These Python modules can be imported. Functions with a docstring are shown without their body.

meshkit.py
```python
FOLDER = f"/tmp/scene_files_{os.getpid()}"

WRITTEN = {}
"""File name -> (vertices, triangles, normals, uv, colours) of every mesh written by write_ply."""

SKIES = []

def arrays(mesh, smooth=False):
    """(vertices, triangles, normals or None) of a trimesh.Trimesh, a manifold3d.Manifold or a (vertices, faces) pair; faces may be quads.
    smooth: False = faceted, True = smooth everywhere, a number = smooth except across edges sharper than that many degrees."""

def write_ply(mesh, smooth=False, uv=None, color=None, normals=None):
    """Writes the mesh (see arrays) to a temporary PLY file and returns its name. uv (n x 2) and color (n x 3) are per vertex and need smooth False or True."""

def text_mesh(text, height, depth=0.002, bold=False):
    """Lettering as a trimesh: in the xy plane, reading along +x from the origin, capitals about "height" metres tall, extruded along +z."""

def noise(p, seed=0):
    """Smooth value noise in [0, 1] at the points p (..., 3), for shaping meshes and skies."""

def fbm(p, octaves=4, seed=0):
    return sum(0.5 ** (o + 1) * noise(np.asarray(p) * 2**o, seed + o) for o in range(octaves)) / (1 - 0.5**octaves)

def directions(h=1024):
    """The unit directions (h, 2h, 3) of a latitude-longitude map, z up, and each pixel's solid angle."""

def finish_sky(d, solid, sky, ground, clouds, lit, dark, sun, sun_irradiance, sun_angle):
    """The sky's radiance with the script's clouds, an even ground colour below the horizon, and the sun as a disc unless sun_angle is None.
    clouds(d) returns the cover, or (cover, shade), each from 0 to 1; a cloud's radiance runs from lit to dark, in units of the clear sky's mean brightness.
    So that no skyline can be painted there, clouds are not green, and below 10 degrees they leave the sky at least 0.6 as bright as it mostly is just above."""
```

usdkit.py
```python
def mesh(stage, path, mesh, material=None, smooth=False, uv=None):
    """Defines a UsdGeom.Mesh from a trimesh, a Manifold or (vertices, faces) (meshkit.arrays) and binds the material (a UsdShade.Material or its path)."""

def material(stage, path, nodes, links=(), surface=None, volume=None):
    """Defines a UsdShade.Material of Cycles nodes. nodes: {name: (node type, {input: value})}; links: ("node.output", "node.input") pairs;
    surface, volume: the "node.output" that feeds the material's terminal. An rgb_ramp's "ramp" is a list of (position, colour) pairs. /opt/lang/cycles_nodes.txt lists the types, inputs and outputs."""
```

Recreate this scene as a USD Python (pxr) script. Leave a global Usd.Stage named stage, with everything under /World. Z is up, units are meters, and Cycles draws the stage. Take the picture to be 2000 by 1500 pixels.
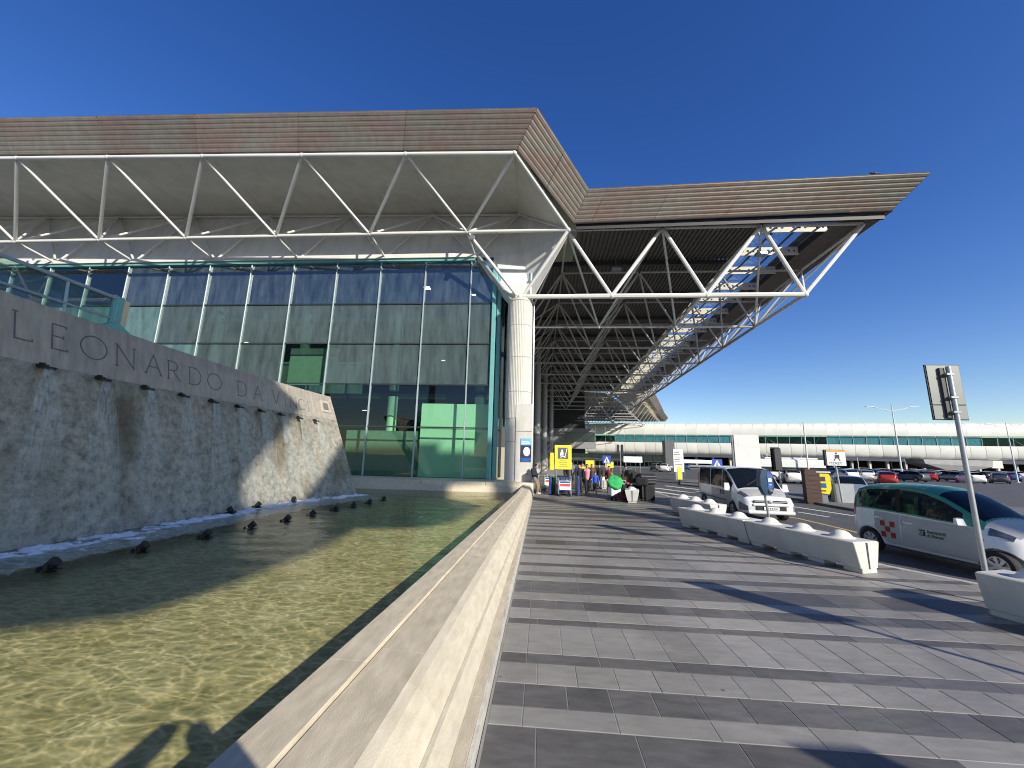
import math, random, collections, re
import numpy as np, trimesh, manifold3d, usdkit, meshkit
from shapely.geometry import Polygon, Point, box as sbox
from shapely.ops import unary_union
from scipy.interpolate import PchipInterpolator
from pxr import Usd, UsdGeom, UsdLux, UsdShade, Gf, Sdf

rng = random.Random(7)
nrng = np.random.default_rng(11)
stage = Usd.Stage.CreateInMemory()
UsdGeom.SetStageUpAxis(stage, UsdGeom.Tokens.z)
UsdGeom.SetStageMetersPerUnit(stage, 1.0)
world = UsdGeom.Xform.Define(stage, '/World')
stage.SetDefaultPrim(world.GetPrim())
LOOKS = '/World/Looks'
UsdGeom.Scope.Define(stage, LOOKS)

# ---------------------------------------------------------------- camera
EYE = np.array([0, 0, 2.05])
FPX, PXW, PXH = 755.0, 2000.0, 1500.0
PITCH, ROLL, YAW = math.radians(10.6), math.atan(95 / 4030.0), math.radians(4.4922)
_f = np.array([-math.sin(YAW) * math.cos(PITCH), math.cos(YAW) * math.cos(PITCH), math.sin(PITCH)])
_r0 = np.array([math.cos(YAW), math.sin(YAW), 0]); _u0 = np.cross(_r0, _f)
_r = math.cos(ROLL) * _r0 + math.sin(ROLL) * _u0
_u = math.cos(ROLL) * _u0 - math.sin(ROLL) * _r0
cam = UsdGeom.Camera.Define(stage, '/World/camera')
cam.CreateHorizontalApertureAttr(36.0); cam.CreateVerticalApertureAttr(27.0)
cam.CreateFocalLengthAttr(36.0 * FPX / PXW)
cam.CreateClippingRangeAttr(Gf.Vec2f(0.05, 3000))
cam.CreateExposureAttr(0.40)
_m = np.eye(4); _m[0, :3], _m[1, :3], _m[2, :3], _m[3, :3] = _r, _u, -_f, EYE
cam.AddTransformOp().Set(Gf.Matrix4d(_m.tolist()))

# ---------------------------------------------------------------- sky and sun
SUN_EL, SUN_AZ = math.radians(25.9), math.radians(41.0)      # the sun stands behind the camera and to its right
TO_SUN = np.array([math.sin(SUN_AZ) * math.cos(SUN_EL), -math.cos(SUN_AZ) * math.cos(SUN_EL), math.sin(SUN_EL)])
sky_mat = usdkit.material(stage, LOOKS + '/sky_light', {
    's': ('sky_texture', {'sky_type': 'single_scattering', 'sun_disc': False, 'sun_elevation': SUN_EL,
                          'sun_rotation': math.atan2(TO_SUN[0], TO_SUN[1]), 'altitude': 0.0,
                          'air_density': 1.0, 'aerosol_density': 0.15, 'ozone_density': 2.2}),
    'h': ('hsv', {'hue': .52, 'saturation': 1.33, 'value': 1.12, 'fac': 1.0}),
    'b': ('background_shader', {'strength': 0.108})}, [('s.color', 'h.color'), ('h.color', 'b.color')], surface='b.background')
sky = UsdLux.DomeLight.Define(stage, '/World/sky')
UsdShade.MaterialBindingAPI.Apply(sky.GetPrim()).Bind(sky_mat)
sun = UsdLux.DistantLight.Define(stage, '/World/sun')
sun.CreateIntensityAttr(1.25); sun.CreateAngleAttr(0.53); sun.CreateNormalizeAttr(True)
sun.CreateColorAttr(Gf.Vec3f(1.0, 0.94, 0.83))
_z = TO_SUN / np.linalg.norm(TO_SUN); _x = np.cross([0, 0, 1], _z); _x /= np.linalg.norm(_x); _y = np.cross(_z, _x)
_m = np.eye(4); _m[0, :3], _m[1, :3], _m[2, :3] = _x, _y, _z
sun.AddTransformOp().Set(Gf.Matrix4d(_m.tolist()))
stage.GetPrimAtPath('/World/sky').SetCustomDataByKey('kind', 'structure')

# ---------------------------------------------------------------- helpers
def ray(x, y):
    d = _f + (x - 1000) / FPX * _r - (y - 750) / FPX * _u
    return d / np.linalg.norm(d)
def onz(x, y, z=0.0):
    d = ray(x, y); return EYE + d * (z - EYE[2]) / d[2]
def ony(x, y, Y):
    d = ray(x, y); return EYE + d * Y / d[1]
def onx(x, y, X):
    d = ray(x, y); return EYE + d * X / d[0]
def onp(x, y, p0, n):
    d = ray(x, y); n = np.asarray(n, float); return EYE + d * (np.dot(np.asarray(p0) - EYE, n) / np.dot(d, n))

_count = collections.Counter()
def numbered(parent, name):
    k = _count[(parent, name)]; _count[(parent, name)] += 1
    return f'{parent}/{name}' if k == 0 else f'{parent}/{name}_{k:03d}'

def tag(prim, label=None, cat=None, group=None, kind=None):
    for k, v in (('label', label), ('category', cat), ('group', group), ('kind', kind)):
        if v: prim.SetCustomDataByKey(k, v)

class Thing:
    """An Xform at the thing's base; parts are given in its own frame, or in the world's with w=True."""
    def __init__(s, name, label, cat, loc=(0, 0, 0), rz=0.0, group=None, kind=None):
        s.path = numbered('/World', name); s.loc = np.asarray(loc, float); s.rz = rz
        x = UsdGeom.Xform.Define(stage, s.path); s.prim = x.GetPrim()
        x.AddTranslateOp().Set(Gf.Vec3d(*map(float, loc)))
        if rz: x.AddRotateZOp().Set(math.degrees(rz))
        tag(s.prim, label, cat, group, kind)
    def local(s, v):
        v = np.asarray(v, float) - s.loc; c, t = math.cos(-s.rz), math.sin(-s.rz)
        return np.column_stack([v[:, 0] * c - v[:, 1] * t, v[:, 0] * t + v[:, 1] * c, v[:, 2]])
    def part(s, name, mesh, mat, smooth=False, under=None, w=False, label=None, kind=None):
        v, f = vf(mesh)
        if w: v = s.local(v)
        p = numbered(under or s.path, name)
        m = usdkit.mesh(stage, p, trimesh.Trimesh(v, f, process=False), MATS[mat], smooth=smooth)
        tag(m.GetPrim(), label, None, None, kind)
        return p

def single(name, mesh, mat, label=None, cat=None, group=None, kind=None, smooth=False):
    v, f = vf(mesh); p = numbered('/World', name)
    m = usdkit.mesh(stage, p, trimesh.Trimesh(v, f, process=False), MATS[mat], smooth=smooth)
    tag(m.GetPrim(), label, cat, group, kind)
    return p

def copy_of(t, loc, rz, label, group=None, name=None):
    """Another individual of a thing, with the same parts, under the next number."""
    was = t.prim.GetCustomData()
    n = Thing(name or re.sub(r'_\d{3}$', '', t.path.split('/')[-1]), label, was['category'], loc, rz, group or was.get('group'))
    n.prim.GetReferences().AddInternalReference(t.path); n.prim.SetInstanceable(True)
    return n

def vf(mesh):
    if isinstance(mesh, list): mesh = trimesh.util.concatenate([trimesh.Trimesh(*vf(m), process=False) for m in mesh])
    if hasattr(mesh, 'to_mesh'):
        m = mesh.to_mesh(); return np.array(m.vert_properties[:, :3], float), np.array(m.tri_verts, int)
    if isinstance(mesh, tuple):
        v, f = np.asarray(mesh[0], float), np.asarray(mesh[1], int)
        if f.shape[1] == 4: f = np.vstack([f[:, [0, 1, 2]], f[:, [0, 2, 3]]])
        return v, f
    return np.array(mesh.vertices, float), np.array(mesh.faces, int)

BF = np.array([[0, 2, 1], [0, 3, 2], [4, 5, 6], [4, 6, 7], [0, 1, 5], [0, 5, 4], [1, 2, 6], [1, 6, 5], [2, 3, 7], [2, 7, 6], [3, 0, 4], [3, 4, 7]])
def bb(x0, x1, y0, y1, z0, z1):
    v = np.array([[x0, y0, z0], [x1, y0, z0], [x1, y1, z0], [x0, y1, z0], [x0, y0, z1], [x1, y0, z1], [x1, y1, z1], [x0, y1, z1]], float)
    return (v, BF.copy())
def hexa(bottom, top):
    """Eight corners: four below, four above, both counter-clockwise from above."""
    return (np.array(list(bottom) + list(top), float), BF.copy())
def cham(x0, x1, y0, y1, z0, z1, c=0.02):
    """A box with chamfered edges."""
    p = []
    for X, sx in ((x0, 1), (x1, -1)):
        for Y, sy in ((y0, 1), (y1, -1)):
            for Z, sz in ((z0, 1), (z1, -1)):
                p += [(X, Y + sy * c, Z + sz * c), (X + sx * c, Y, Z + sz * c), (X + sx * c, Y + sy * c, Z)]
    return hull(p)
def hull(p):
    h = trimesh.convex.convex_hull(np.array(p, float)); return (np.array(h.vertices), np.array(h.faces))
def slab(quad, t):
    """A thin plate: four corners, thickened by t along its normal (away from the winding's front)."""
    q = np.array(quad, float); n = np.cross(q[1] - q[0], q[3] - q[0]); n /= np.linalg.norm(n)
    v = np.vstack([q - n * t, q]); return (v, BF.copy())
def tube(p, q, r, n=8, r2=None, caps=True):
    p, q = np.asarray(p, float), np.asarray(q, float); d = q - p; L = np.linalg.norm(d); d /= L
    a = np.cross(d, [0, 0, 1.0] if abs(d[2]) < .95 else [1.0, 0, 0]); a /= np.linalg.norm(a); b = np.cross(d, a)
    t = np.arange(n) * 2 * np.pi / n; c = np.cos(t)[:, None] * a + np.sin(t)[:, None] * b
    v = np.vstack([p + c * r, q + c * (r if r2 is None else r2), [p], [q]])
    i = np.arange(n); j = (i + 1) % n
    f = np.vstack([np.column_stack([i, j, j + n]), np.column_stack([i, j + n, i + n])])
    if caps: f = np.vstack([f, np.column_stack([j, i, np.full(n, 2 * n)]), np.column_stack([i + n, j + n, np.full(n, 2 * n + 1)])])
    return (v, f)
def polytube(P, r, n=8):
    return [tube(P[k], P[k + 1], r, n) for k in range(len(P) - 1)] + [ball(p, r, 1) for p in P[1:-1]]
def ball(c, r, sub=1, scale=(1, 1, 1)):
    m = trimesh.creation.icosphere(sub, 1.0); return (np.array(m.vertices) * r * np.array(scale) + np.array(c), np.array(m.faces))
def lathe(prof, n=20, c=(0, 0, 0)):
    """(radius, height) pairs turned about z."""
    prof = np.array(prof, float); t = np.arange(n) * 2 * np.pi / n
    v = np.stack([np.outer(prof[:, 0], np.cos(t)), np.outer(prof[:, 0], np.sin(t)), np.repeat(prof[:, 1][:, None], n, 1)], -1).reshape(-1, 3)
    f = []
    for k in range(len(prof) - 1):
        i = np.arange(n); j = (i + 1) % n; a = k * n
        f += [np.column_stack([a + i, a + j, a + n + j]), np.column_stack([a + i, a + n + j, a + n + i])]
    i = np.arange(n); j = (i + 1) % n; e = (len(prof) - 1) * n
    f += [np.column_stack([j, i, np.full(n, len(v))]), np.column_stack([e + i, e + j, np.full(n, len(v) + 1)])]
    v = np.vstack([v, [[0, 0, prof[0, 1]], [0, 0, prof[-1, 1]]]])
    return (v + np.array(c, float), np.vstack(f))
def grid(P):
    """Rows of points as a sheet."""
    P = np.array(P, float); a, b = P.shape[:2]; i, j = np.meshgrid(np.arange(a - 1), np.arange(b - 1), indexing='ij')
    k = (i * b + j).ravel(); f = np.vstack([np.column_stack([k, k + 1, k + b + 1]), np.column_stack([k, k + b + 1, k + b])])
    return (P.reshape(-1, 3), f)
def extrude(poly, h):
    m = trimesh.creation.extrude_polygon(poly, h); return (np.array(m.vertices), np.array(m.faces))
def sweep(prof, A, B):
    """A closed profile of points interpolated from station A's points to station B's (same count): a prism with capped ends."""
    A, B = np.array(A, float), np.array(B, float); n = len(A); v = np.vstack([A, B]); i = np.arange(n); j = (i + 1) % n
    f = np.vstack([np.column_stack([i, j, j + n]), np.column_stack([i, j + n, i + n])])
    poly = Polygon(prof); tv, tf = trimesh.creation.triangulate_polygon(poly, engine='earcut')
    order = [int(np.argmin(np.linalg.norm(np.array(prof) - p, axis=1))) for p in tv]
    tf = np.array([[order[a] for a in t] for t in tf])
    return (v, np.vstack([f, tf[:, ::-1], tf + n]))
def xf(mesh, loc=(0, 0, 0), rz=0.0, rx=0.0, ry=0.0, s=1.0):
    v, f = vf(mesh); v = v * s
    for a, (i, j) in ((rx, (1, 2)), (ry, (2, 0)), (rz, (0, 1))):
        if a:
            c, t = math.cos(a), math.sin(a); p, q = v[:, i] * c - v[:, j] * t, v[:, i] * t + v[:, j] * c
            v = v.copy(); v[:, i], v[:, j] = p, q
    return (v + np.array(loc, float), f)
def frame(mesh, o, ex, ey, ez=None):
    """Puts a mesh drawn in the xy plane onto the plane at o with axes ex, ey."""
    v, f = vf(mesh); ex, ey = np.asarray(ex, float), np.asarray(ey, float); ez = np.cross(ex, ey) if ez is None else np.asarray(ez, float)
    return (np.asarray(o, float) + v[:, :1] * ex + v[:, 1:2] * ey + v[:, 2:] * ez, f)
def text(s, h, depth=.004, bold=False):
    m = meshkit.text_mesh(s, h, depth, bold); return (np.array(m.vertices), np.array(m.faces))

# ---------------------------------------------------------------- materials
MATS = {}
def M(name, col, rough=.6, metal=0.0, var=.12, scale=2.5, bump=0.0, bscale=30.0, rnd=0.0, stretch=(1, 1, 1), col2=None, spec=.5, coat=0.0, emit=0.0, detail=6.0, bdist=.01, island=False):
    col = np.array(col, float); lo = np.array(col2, float) if col2 is not None else col * (1 - var); hi = np.minimum(col * (1 + var), .95) if col2 is None else col
    n = {'g': ('geometry', {}), 'm': ('mapping', {'scale': tuple(stretch)}), 'n': ('noise_texture', {'scale': scale, 'detail': detail, 'roughness': .6}),
         'r': ('rgb_ramp', {'ramp': [(.3, tuple(lo)), (.7, tuple(hi))]}),
         'p': ('principled_bsdf', {'roughness': rough, 'metallic': metal, 'specular_ior_level': spec, 'coat_weight': coat})}
    l = [('g.position', 'm.vector'), ('m.vector', 'n.vector'), ('n.fac', 'r.fac')]
    out = 'r.color'
    if rnd:
        n['o'] = ('object_info', {}); n['mr'] = ('map_range', {'from_min': 0, 'from_max': 1, 'to_min': 1 - rnd, 'to_max': 1 + rnd})
        n['h'] = ('hsv', {'hue': .5, 'saturation': 1.0, 'fac': 1.0})
        l += [('g.random_per_island' if island else 'o.random', 'mr.value'), ('mr.result', 'h.value'), (out, 'h.color')]; out = 'h.color'
    if emit:
        n['p'][1]['emission_strength'] = emit; n['p'][1]['emission_color'] = tuple(col)
    l.append((out, 'p.base_color'))
    if bump:
        n['bn'] = ('noise_texture', {'scale': bscale, 'detail': 5.0}); n['b'] = ('bump', {'strength': bump, 'distance': bdist})
        l += [('m.vector', 'bn.vector'), ('bn.fac', 'b.height'), ('b.normal', 'p.normal')]
    MATS[name] = usdkit.material(stage, f'{LOOKS}/{name}', n, l, surface='p.BSDF')
def pane(name, tint, ior=1.5, rough=0.0, gloss=(1, 1, 1), dust=None, dustfac=(0.3, 0.6), dscale=(1.2, 1.2, .25)):
    """Window glass: the sun passes through it; dust on it is a matte layer."""
    f0 = ((ior - 1) / (ior + 1)) ** 2
    n = {'t': ('transparent_bsdf', {'color': tint}), 'g': ('glossy_bsdf', {'color': gloss, 'roughness': rough}), 'lw': ('layer_weight', {'blend': .5}), 'pw': ('math', {'math_type': 'power', 'value2': 4.5}),
         'f': ('map_range', {'to_min': f0, 'to_max': 1.0}), 'm': ('mix_closure', {})}
    l = [('lw.facing', 'pw.value1'), ('pw.value', 'f.value'), ('f.result', 'm.fac'), ('t.BSDF', 'm.closure1'), ('g.BSDF', 'm.closure2')]; out = 'm.closure'
    if dust:
        n.update({'q': ('geometry', {}), 'mp': ('mapping', {'scale': dscale}), 'nz': ('noise_texture', {'scale': 1.6, 'detail': 8.0, 'roughness': .65}),
                  'mr': ('map_range', {'from_min': .3, 'from_max': .7, 'to_min': dustfac[0], 'to_max': dustfac[1], 'clamp': True}),
                  'd': ('diffuse_bsdf', {'color': dust}), 'm2': ('mix_closure', {})})
        l += [('q.position', 'mp.vector'), ('mp.vector', 'nz.vector'), ('nz.fac', 'mr.value'), ('mr.result', 'm2.fac'), (out, 'm2.closure1'), ('d.BSDF', 'm2.closure2')]; out = 'm2.closure'
    MATS[name] = usdkit.material(stage, f'{LOOKS}/{name}', n, l, surface=out)

M('asphalt', (.075, .075, .078), .9, var=.25, scale=1.2, bump=.4, bscale=60)
M('marking', (.72, .72, .68), .7, var=.12, scale=6)
M('marking_yellow', (.62, .42, .10), .7, var=.15, scale=6)
M('kerb_stone', (.42, .41, .38), .8, var=.15, scale=4, bump=.2)
M('grout', (.25, .245, .23), .9, var=.1)
def tile_mat(name, col, var, rnd, island):
    """Fired paving: faint drawn grain, broad worn patches, trodden spots."""
    col = np.array(col); n = {'g': ('geometry', {}), 'm': ('mapping', {'scale': (1.3, 4.2, 1)}), 'n': ('noise_texture', {'scale': 2.6, 'detail': 8.0, 'roughness': .65}), 'r': ('rgb_ramp', {'ramp': [(.3, tuple(col * (1 - var))), (.7, tuple(col * (1 + var)))]}),
         'n2': ('noise_texture', {'scale': .55, 'detail': 5.0, 'distortion': .5}), 'r2': ('rgb_ramp', {'ramp': [(.34, (.78, .77, .75)), (.55, (1.0, 1.0, 1.0)), (.72, (1.10, 1.08, 1.04))]}), 'x': ('mix', {'mix_type': 'multiply', 'fac': 1.0}),
         'v': ('voronoi_texture', {'scale': 2.4, 'randomness': 1.0}), 'r3': ('rgb_ramp', {'ramp': [(0, (1, 1, 1)), (.035, (1, 1, 1)), (.05, (0, 0, 0))]}), 'v2': ('noise_texture', {'scale': 1.7, 'detail': 1.0}), 'gt': ('math', {'math_type': 'greater_than', 'value2': .56}), 'bw': ('rgb_to_bw', {}), 'mu': ('math', {'math_type': 'multiply'}), 'm7': ('math', {'math_type': 'multiply', 'value2': .7}),
         'x2': ('mix', {'mix_type': 'mix', 'color2': (.055, .053, .05)}), 'o': ('object_info', {}), 'mr': ('map_range', {'to_min': 1 - rnd, 'to_max': 1 + rnd}), 'h': ('hsv', {'hue': .5, 'saturation': 1.0, 'fac': 1.0}),
         'b': ('bump', {'strength': .15, 'distance': .004}), 'bn': ('noise_texture', {'scale': 40, 'detail': 5.0}), 'rr': ('map_range', {'from_min': .3, 'from_max': .7, 'to_min': .40, 'to_max': .62, 'clamp': True}), 'p': ('principled_bsdf', {'specular_ior_level': .4})}
    l = [('g.position', 'm.vector'), ('m.vector', 'n.vector'), ('n.fac', 'r.fac'), ('g.position', 'n2.vector'), ('n2.fac', 'r2.fac'), ('r.color', 'x.color1'), ('r2.color', 'x.color2'), ('g.position', 'v.vector'), ('v.distance', 'r3.fac'), ('g.position', 'v2.vector'), ('v2.fac', 'gt.value1'),
         ('r3.color', 'bw.color'), ('bw.val', 'mu.value1'), ('gt.value', 'mu.value2'), ('mu.value', 'm7.value1'), ('m7.value', 'x2.fac'), ('x.color', 'x2.color1'), ('g.random_per_island' if island else 'o.random', 'mr.value'), ('mr.result', 'h.value'), ('x2.color', 'h.color'), ('h.color', 'p.base_color'),
         ('m.vector', 'bn.vector'), ('bn.fac', 'b.height'), ('b.normal', 'p.normal'), ('n2.fac', 'rr.value'), ('rr.result', 'p.roughness')]
    MATS[name] = usdkit.material(stage, f'{LOOKS}/{name}', n, l, surface='p.BSDF')
for nm, c, v_, r_ in (('tile_dark', (.128, .121, .113), .26, .20), ('tile_light', (.275, .258, .232), .16, .10)):
    tile_mat(nm, c, v_, r_, False); tile_mat(nm + '_far', c, v_, r_, True)
M('white_paint', (.68, .67, .64), .4, var=.05, scale=1.5)
M('white_steel', (.64, .63, .59), .42, var=.06, scale=.8)
M('white_concrete', (.57, .55, .50), .75, col2=(.47, .45, .40), scale=3, stretch=(1, 1, .5), detail=10, bump=.2, bscale=50)
M('dome_white', (.70, .68, .61), .65, var=.05, scale=3)
M('grey_metal', (.30, .31, .32), .38, metal=.7, var=.08)
M('galvanised', (.42, .43, .44), .4, metal=.8, var=.1, scale=6)
M('dark_metal', (.05, .05, .055), .5, metal=.3, var=.15)
M('black_plastic', (.018, .018, .02), .45, var=.2)
M('black_iron', (.015, .016, .015), .6, var=.3, scale=10)
M('rubber', (.02, .02, .02), .85, var=.2)
M('teal_frame', (.16, .40, .38), .4, metal=.2, var=.06)
M('pale_frame', (.34, .42, .43), .4, metal=.3, var=.06)
M('dark_frame', (.035, .05, .05), .4, metal=.3)
M('floor_stone', (.30, .29, .27), .35, var=.1)
M('interior_white', (.78, .78, .74), .7, var=.02)
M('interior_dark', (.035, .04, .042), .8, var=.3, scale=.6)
M('interior_grey', (.22, .23, .23), .8, var=.1)
M('lamp_white', (1.0, .97, .9), .5, var=0, emit=6.0)
M('green_paint', (.11, .46, .30), .35, var=.06, coat=1.0)
M('car_white', (.74, .735, .70), .3, var=.02, coat=.5)
M('van_white', (.64, .645, .64), .28, var=.02, coat=.5)
M('car_silver', (.50, .51, .53), .3, metal=.6, var=.02, coat=.5)
M('car_black', (.015, .016, .018), .25, var=.05, coat=.6)
M('car_blue', (.03, .06, .16), .28, var=.05, coat=.6)
M('car_red', (.36, .03, .025), .3, var=.05, coat=.5)
M('car_grey', (.10, .105, .11), .3, metal=.4, var=.03, coat=.6)
M('car_glass', (.012, .018, .02), .04, var=.1, spec=.8)
M('bumper_grey', (.26, .265, .27), .55, var=.05)
M('headlight', (.30, .32, .34), .06, metal=.6, var=.5, scale=14, coat=1.0)
M('taillight', (.4, .02, .02), .15, var=.1)
M('alloy', (.60, .61, .62), .3, metal=.8, var=.05)
M('red_print', (.62, .07, .045), .5, var=.04)
M('green_print', (.02, .10, .07), .5, var=.04)
M('dark_print', (.045, .05, .05), .6, var=.05)
M('white_print', (.80, .80, .78), .5, var=.02)
M('yellow_sign', (.80, .66, .03), .5, var=.03)
M('yellow_box', (.78, .62, .02), .45, var=.06)
M('blue_sign', (.02, .06, .36), .45, var=.04)
M('blue_meter', (.015, .05, .10), .35, var=.1, coat=.3)
M('brown_cladding', (.075, .04, .028), .6, var=.3, scale=2, stretch=(1, 1, 5))
M('trolley_blue', (.02, .055, .20), .45, var=.1)
M('trolley_green', (.02, .12, .07), .5, var=.1)
M('skin', (.46, .27, .19), .55, var=.06)
M('hair', (.014, .011, .01), .6, var=.3, scale=20)
for nm, c in dict(navy=(.012, .016, .03), black=(.012, .012, .013), pink=(.62, .24, .27), royal=(.03, .09, .42), jeans=(.06, .07, .10), khaki=(.20, .16, .11), brown=(.10, .05, .03),
                  maroon=(.20, .02, .03), white=(.72, .72, .70), greenbag=(.03, .36, .10), redbag=(.55, .06, .04), greycloth=(.16, .16, .17), yellow=(.60, .46, .05), beige=(.42, .36, .27)).items():
    M('cloth_' + nm, c, .85, var=.18, scale=12, bump=.25, bscale=35, bdist=.02)
pane('glass_green', (.47, .74, .56), 1.55)
pane('glass_reflect', (.34, .58, .56), 2.1)
pane('glass_dusty', (.45, .68, .62), 1.75, dust=(.10, .14, .145), dustfac=(.30, .82))
pane('glass_rail', (.42, .62, .56), 1.6, dust=(.25, .33, .30), dustfac=(.08, .25))
pane('glass_bridge', (.30, .55, .56), 1.9, dust=(.10, .33, .36), dustfac=(.30, .7))
pane('glass_teal', (.42, .70, .66), 1.75, dust=(.15, .26, .26), dustfac=(.30, .82))
pane('glass_roof', (.80, .86, .88), 1.5, dust=(.5, .52, .5), dustfac=(.04, .16))
pane('glass_dark', (.06, .08, .08), 1.6)
# ================================================================ THE GROUND
ROADZ = -0.12
def sheet(poly, z, t=0.0):
    p = Polygon(poly); v, f = trimesh.creation.triangulate_polygon(p, engine='earcut')
    v = np.column_stack([v, np.full(len(v), z)]); f = np.array(f)
    n = np.cross(v[f[:, 1]] - v[f[:, 0]], v[f[:, 2]] - v[f[:, 0]])[:, 2] < 0; f[n] = f[n][:, ::-1]
    return (v, f)
POOL = (-9.2, -1.3, -14.0, 22.3)       # x0, x1, y0, y1 of the basin
M('earth', (.20, .19, .175), .95, var=.2, scale=.3)
g = Polygon([(-900, -900), (900, -900), (900, 900), (-900, 900)], [[(-16, -20), (-16, 23.5), (-.9, 23.5), (-.9, -20)]])
v, f = trimesh.creation.triangulate_polygon(g, engine='earcut'); single('ground', (np.column_stack([v, np.full(len(v), ROADZ - .01)]), np.array(f)), 'earth', kind='structure')

KERB = [(13.2, -6), (7.95, 8.0), (7.2, 9.2), (6.9, 12), (7.2, 17), (7.5, 26), (7.5, 44), (5.5, 75), (3.5, 110)]
kx = np.array(KERB)
road = [(x, y) for x, y in KERB] + [(140, 110), (140, -40), (34, -40)]
single('road', sheet(road, ROADZ), 'asphalt', kind='structure')
pv = Thing('pavement', None, None, kind='structure')
slabpoly = [(-.42, -16), (-.42, 23.3), (-6, 23.3), (-6, 112)] + [(x, y) for x, y in KERB[::-1]] + [(18, -16)]
v, f = extrude(Polygon(slabpoly), .20); pv.part('bed', (v + [0, 0, -.2035], f), 'grout')      # top at -0.010
# kerb stones along the road's edge
for a in range(len(KERB) - 1):
    A, B = np.array(KERB[a], float), np.array(KERB[a + 1], float); L = np.linalg.norm(B - A); n = max(1, int(L / 1.2)); d = (B - A) / L; o = np.array([d[1], -d[0]]) * (1 if True else -1)
    for k in range(min(n, 26)):
        p, q = A + d * (L * k / n + .006), A + d * (L * (k + 1) / n - .006)
        i = np.array([-o[0], -o[1]])
        c = [p + o * .0, q + o * .0, q + i * .16, p + i * .16]
        pv.part('kerb_stone', hexa([(*c[0], ROADZ - .05), (*c[3], ROADZ - .05), (*c[2], ROADZ - .05), (*c[1], ROADZ - .05)][::-1], [(*c[0], .003), (*c[3], .003), (*c[2], .003), (*c[1], .003)][::-1]), 'kerb_stone')
def kerb_x(y): return float(np.interp(y, kx[:, 1], kx[:, 0])) - .17
# the rows of tiles: (picture line of the near edge, dark?), read at the wall; then on into the distance
rowlines = [1418, 1380, 1333.8, 1293.8, 1273.8, 1217, 1206, 1186, 1169, 1155.6, 1131.5, 1123, 1114, 1103, 1097, 1082, 1078, 1071, 1067, 1061, 1052, 1047, 1043]
ys = [onz(1012, q)[1] for q in rowlines]
ys = [0.9, 1.65, 2.0, 2.62] + ys
dark = [False, True, False, True] + [bool((k + 1) % 2 == 0) for k in range(len(rowlines) - 1)]
# row k lies between ys[k] and ys[k+1]
while ys[-1] < 44:
    ys.append(ys[-1] + rng.choice([.24, .36, .5, .36, .72, .3])); dark.append(not dark[-1])
small = {5: 1, 7: 1}
tiles = []; far = {True: [], False: []}
def tile_mesh(x0, x1, y0, y1, dz):
    g_, c = .0028, .004
    x0, x1, y0, y1 = x0 + g_, x1 - g_, y0 + g_, y1 - g_
    v = [(x0, y0, -.03), (x1, y0, -.03), (x1, y1, -.03), (x0, y1, -.03), (x0, y0, dz - .003), (x1, y0, dz - .003), (x1, y1, dz - .003), (x0, y1, dz - .003),
         (x0 + c, y0 + c, dz), (x1 - c, y0 + c, dz), (x1 - c, y1 - c, dz), (x0 + c, y1 - c, dz)]
    fs = []
    for k in range(4):
        j = (k + 1) % 4
        fs += [(k, j, j + 4), (k, j + 4, k + 4), (k + 4, j + 4, j + 8), (k + 4, j + 8, k + 8)]
    fs += [(8, 9, 10), (8, 10, 11)]
    return (np.array(v, float), np.array(fs))
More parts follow.
